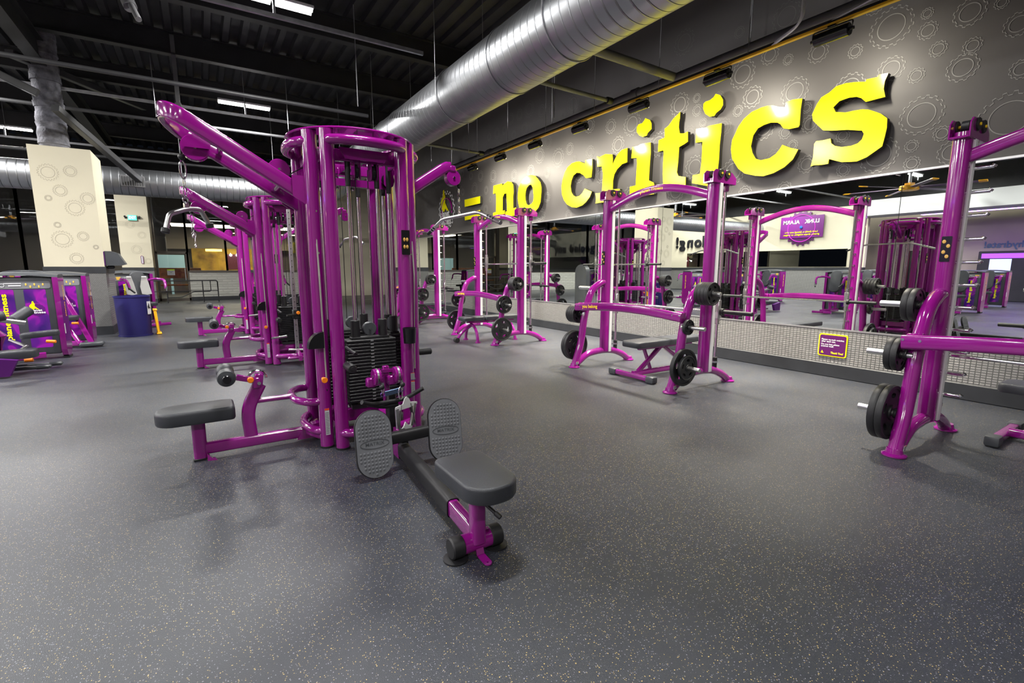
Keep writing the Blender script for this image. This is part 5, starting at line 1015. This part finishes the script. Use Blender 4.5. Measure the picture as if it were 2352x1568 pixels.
o = MB().box((-1.25, 29, 1.35), (1.2, .06, 1.1)).box((-1.25, 29.05, .4), (.1, .06, .82)).build('lit_poster', mat('pale_lit_poster', (.25, .40, .42), .5, 0, 0, .35), None, False); tag(o, 'pale lit panel seen through the far glass door', 'poster')
# ------------------------------------------------------------------ opposite side, seen in the mirrors
t = thing('gear_sign', 'dark purple gear shaped sign with white lettering on the cream wall opposite', 'sign', (-11.97, 12.15, 3.12))
pts = []
for k in range(20):
    for f, q in ((0, .74), (.25, .74), (.35, .82), (.65, .82), (.75, .74)): a = 2*PI*(k+f)/20; pts.append((q*math.cos(a), q*math.sin(a)))
MB().prism(pts, (0, 0, 0), (0, 1, 0), (0, 0, 1), (.02, 0, 0)).build('gear_board', mat('deep_purple_board', (.045, .008, .05), .4), t, False)
MB().box((.03, 0, .06), (.03, 1.95, 1.0)).build('sign_board', mat('purple_sign_board', (.085, .006, .10), .35), t, False)
MB().tube([(.05, .62*math.cos(a), .62*math.sin(a)) for a in [2*PI*k/48 for k in range(48)]], .012, 6, True, (1, 0, 0)).build('neon_ring', mat('pink_ring', (.6, .02, .5), .4, 0, 0, .6), t)
m = MB(); text(m, 'LUNK', (.052, -.47, .30), (0, 1, 0), (0, 0, 1), .66, .24, .05); text(m, 'ALARM', (.052, .48, .30), (0, 1, 0), (0, 0, 1), .78, .24, .05); m.build('white_lettering', mat('white_letters', (.85, .85, .85), .5), t, False)
m = MB(); text(m, 'Lunk (lunk) n. [slang] one who', (.052, 0, -.17), (0, 1, 0), (0, 0, 1), 1.5, .10, .03); text(m, 'grunts, drops weights, or judges.', (.052, 0, -.29), (0, 1, 0), (0, 0, 1), 1.65, .10, .03); m.build('yellow_lettering', YEL, t, False)
MB().sph((.07, 0, .05), .07, (.6, 1, 1)).build('blue_siren', mat('blue_siren_lens', (.02, .12, .6), .2, 0, .5), t)
word = 'you belong!'; y = 14.35
for i, chx in enumerate(word):
    wd = {'l': .18, '!': .18, ' ': .32}.get(chx, .50)
    if chx != ' ':
        t_ = MB(); vs, fs, W_ = text_pts(chx, .035)
        for dx in (0, .05): text(t_, chx, (dx, 0, 0), (0, 1, 0), (0, 0, 1), None, .84, .035)
        o = t_.build('wall_letter', mat('black_letter', (.012, .012, .014), .4), None, False); o.location = (-11.98, y+wd/2, 2.72)
        tag(o, 'black letter %s of the slogan on the cream wall opposite%s' % ('exclamation mark' if chx == '!' else chx, ', first word' if i < 3 else ', second word'), 'sign letter', 'black slogan letters on the cream wall')
    y += wd+.03
o = MB(); text(o, 'hydrate!', (-13.98, 5.6, 2.15), (0, 1, 0), (0, 0, 1), 1.1, .34, .03); o = o.build('wall_lettering', mat('slate_blue_letters', (.06, .12, .16), .5), None, False); tag(o, 'slate blue lettering reading hydrate on the beige wall reflected at the right', 'sign')
t = thing('vending_screen', 'dark drinks cabinet with a lit purple header on the beige wall opposite', 'cabinet', (-13.7, 5.4, 0)); MB().box((0, 0, .95), (.5, 1.5, 1.9), bev=.02).build('cabinet_body', BLKS, t, False); MB().box((.26, 0, 1.72), (.02, 1.3, .18)).build('lit_header', LILAC, t, False); MB().box((.26, .1, 1.25), (.02, .6, .7)).build('lit_window', SCRN, t, False)
o = MB().box((-13.97, 7.1, 1.7), (.03, .42, .9)).build('lit_poster', LILAC, None, False); tag(o, 'narrow lit purple poster on the beige wall opposite', 'poster')
t = thing('wall_recess', 'black doorway recess with a maroon edge on the beige wall opposite', 'doorway', (-13.9, 8.0, 0)); MB().box((0, 0, 1.0), (.1, 1.0, 2.0)).build('dark_opening', BLKG, t, False); MB().box((.06, .52, 1.0), (.08, .12, 2.0)).build('maroon_jamb', STOREM, t, False)
def fan(label, loc):
    t = thing('ceiling_fan', label, 'ceiling fan', loc, .4, 'big orange hubbed ceiling fans')
    MB().cyl((0, 0, -.08), (0, 0, .08), .28, seg=30, cap=.02).box((0, 0, .12), (.2, .2, .1)).build('orange_hub', YELP, t)
    m = MB(); m.cyl((0, 0, .1), (0, 0, 1.5), .05, seg=12)
    for a in range(4): m.cyl((.0, 0, .9), (.5*math.cos(a*PI/2), .5*math.sin(a*PI/2), 1.4), .012, seg=6)
    m.build('mount', GALV, t)
    for k in range(6):
        M = Matrix.Rotation(k*PI/3, 4, 'Z')
        b = MB(M).box((1.05, 0, 0), (1.55, .16, .02), (.2, 0, 0), bev=.005).build('blade', mat('dusky_fan_blade', (.10, .07, .11), .4), t)
        MB(M).box((1.85, 0, 0), (.22, .17, .035), (.2, 0, 0), bev=.01).build('yellow_blade_tip', YELP, b)
    return t
f1 = fan('big ceiling fan with an orange hub reflected right of the gear sign', (-8.75, 7.05, 4.0)); dup(f1, (-9.5, 17.5, 4.0), .1, 'big ceiling fan with an orange hub reflected above the black lettering', 'big orange hubbed ceiling fans')
for x, y, lb in ((-8.3, 12.0, 'row seat machine reflected beside the column'), (-10.4, 9.0, 'purple rack reflected below the gear sign')):
    pass
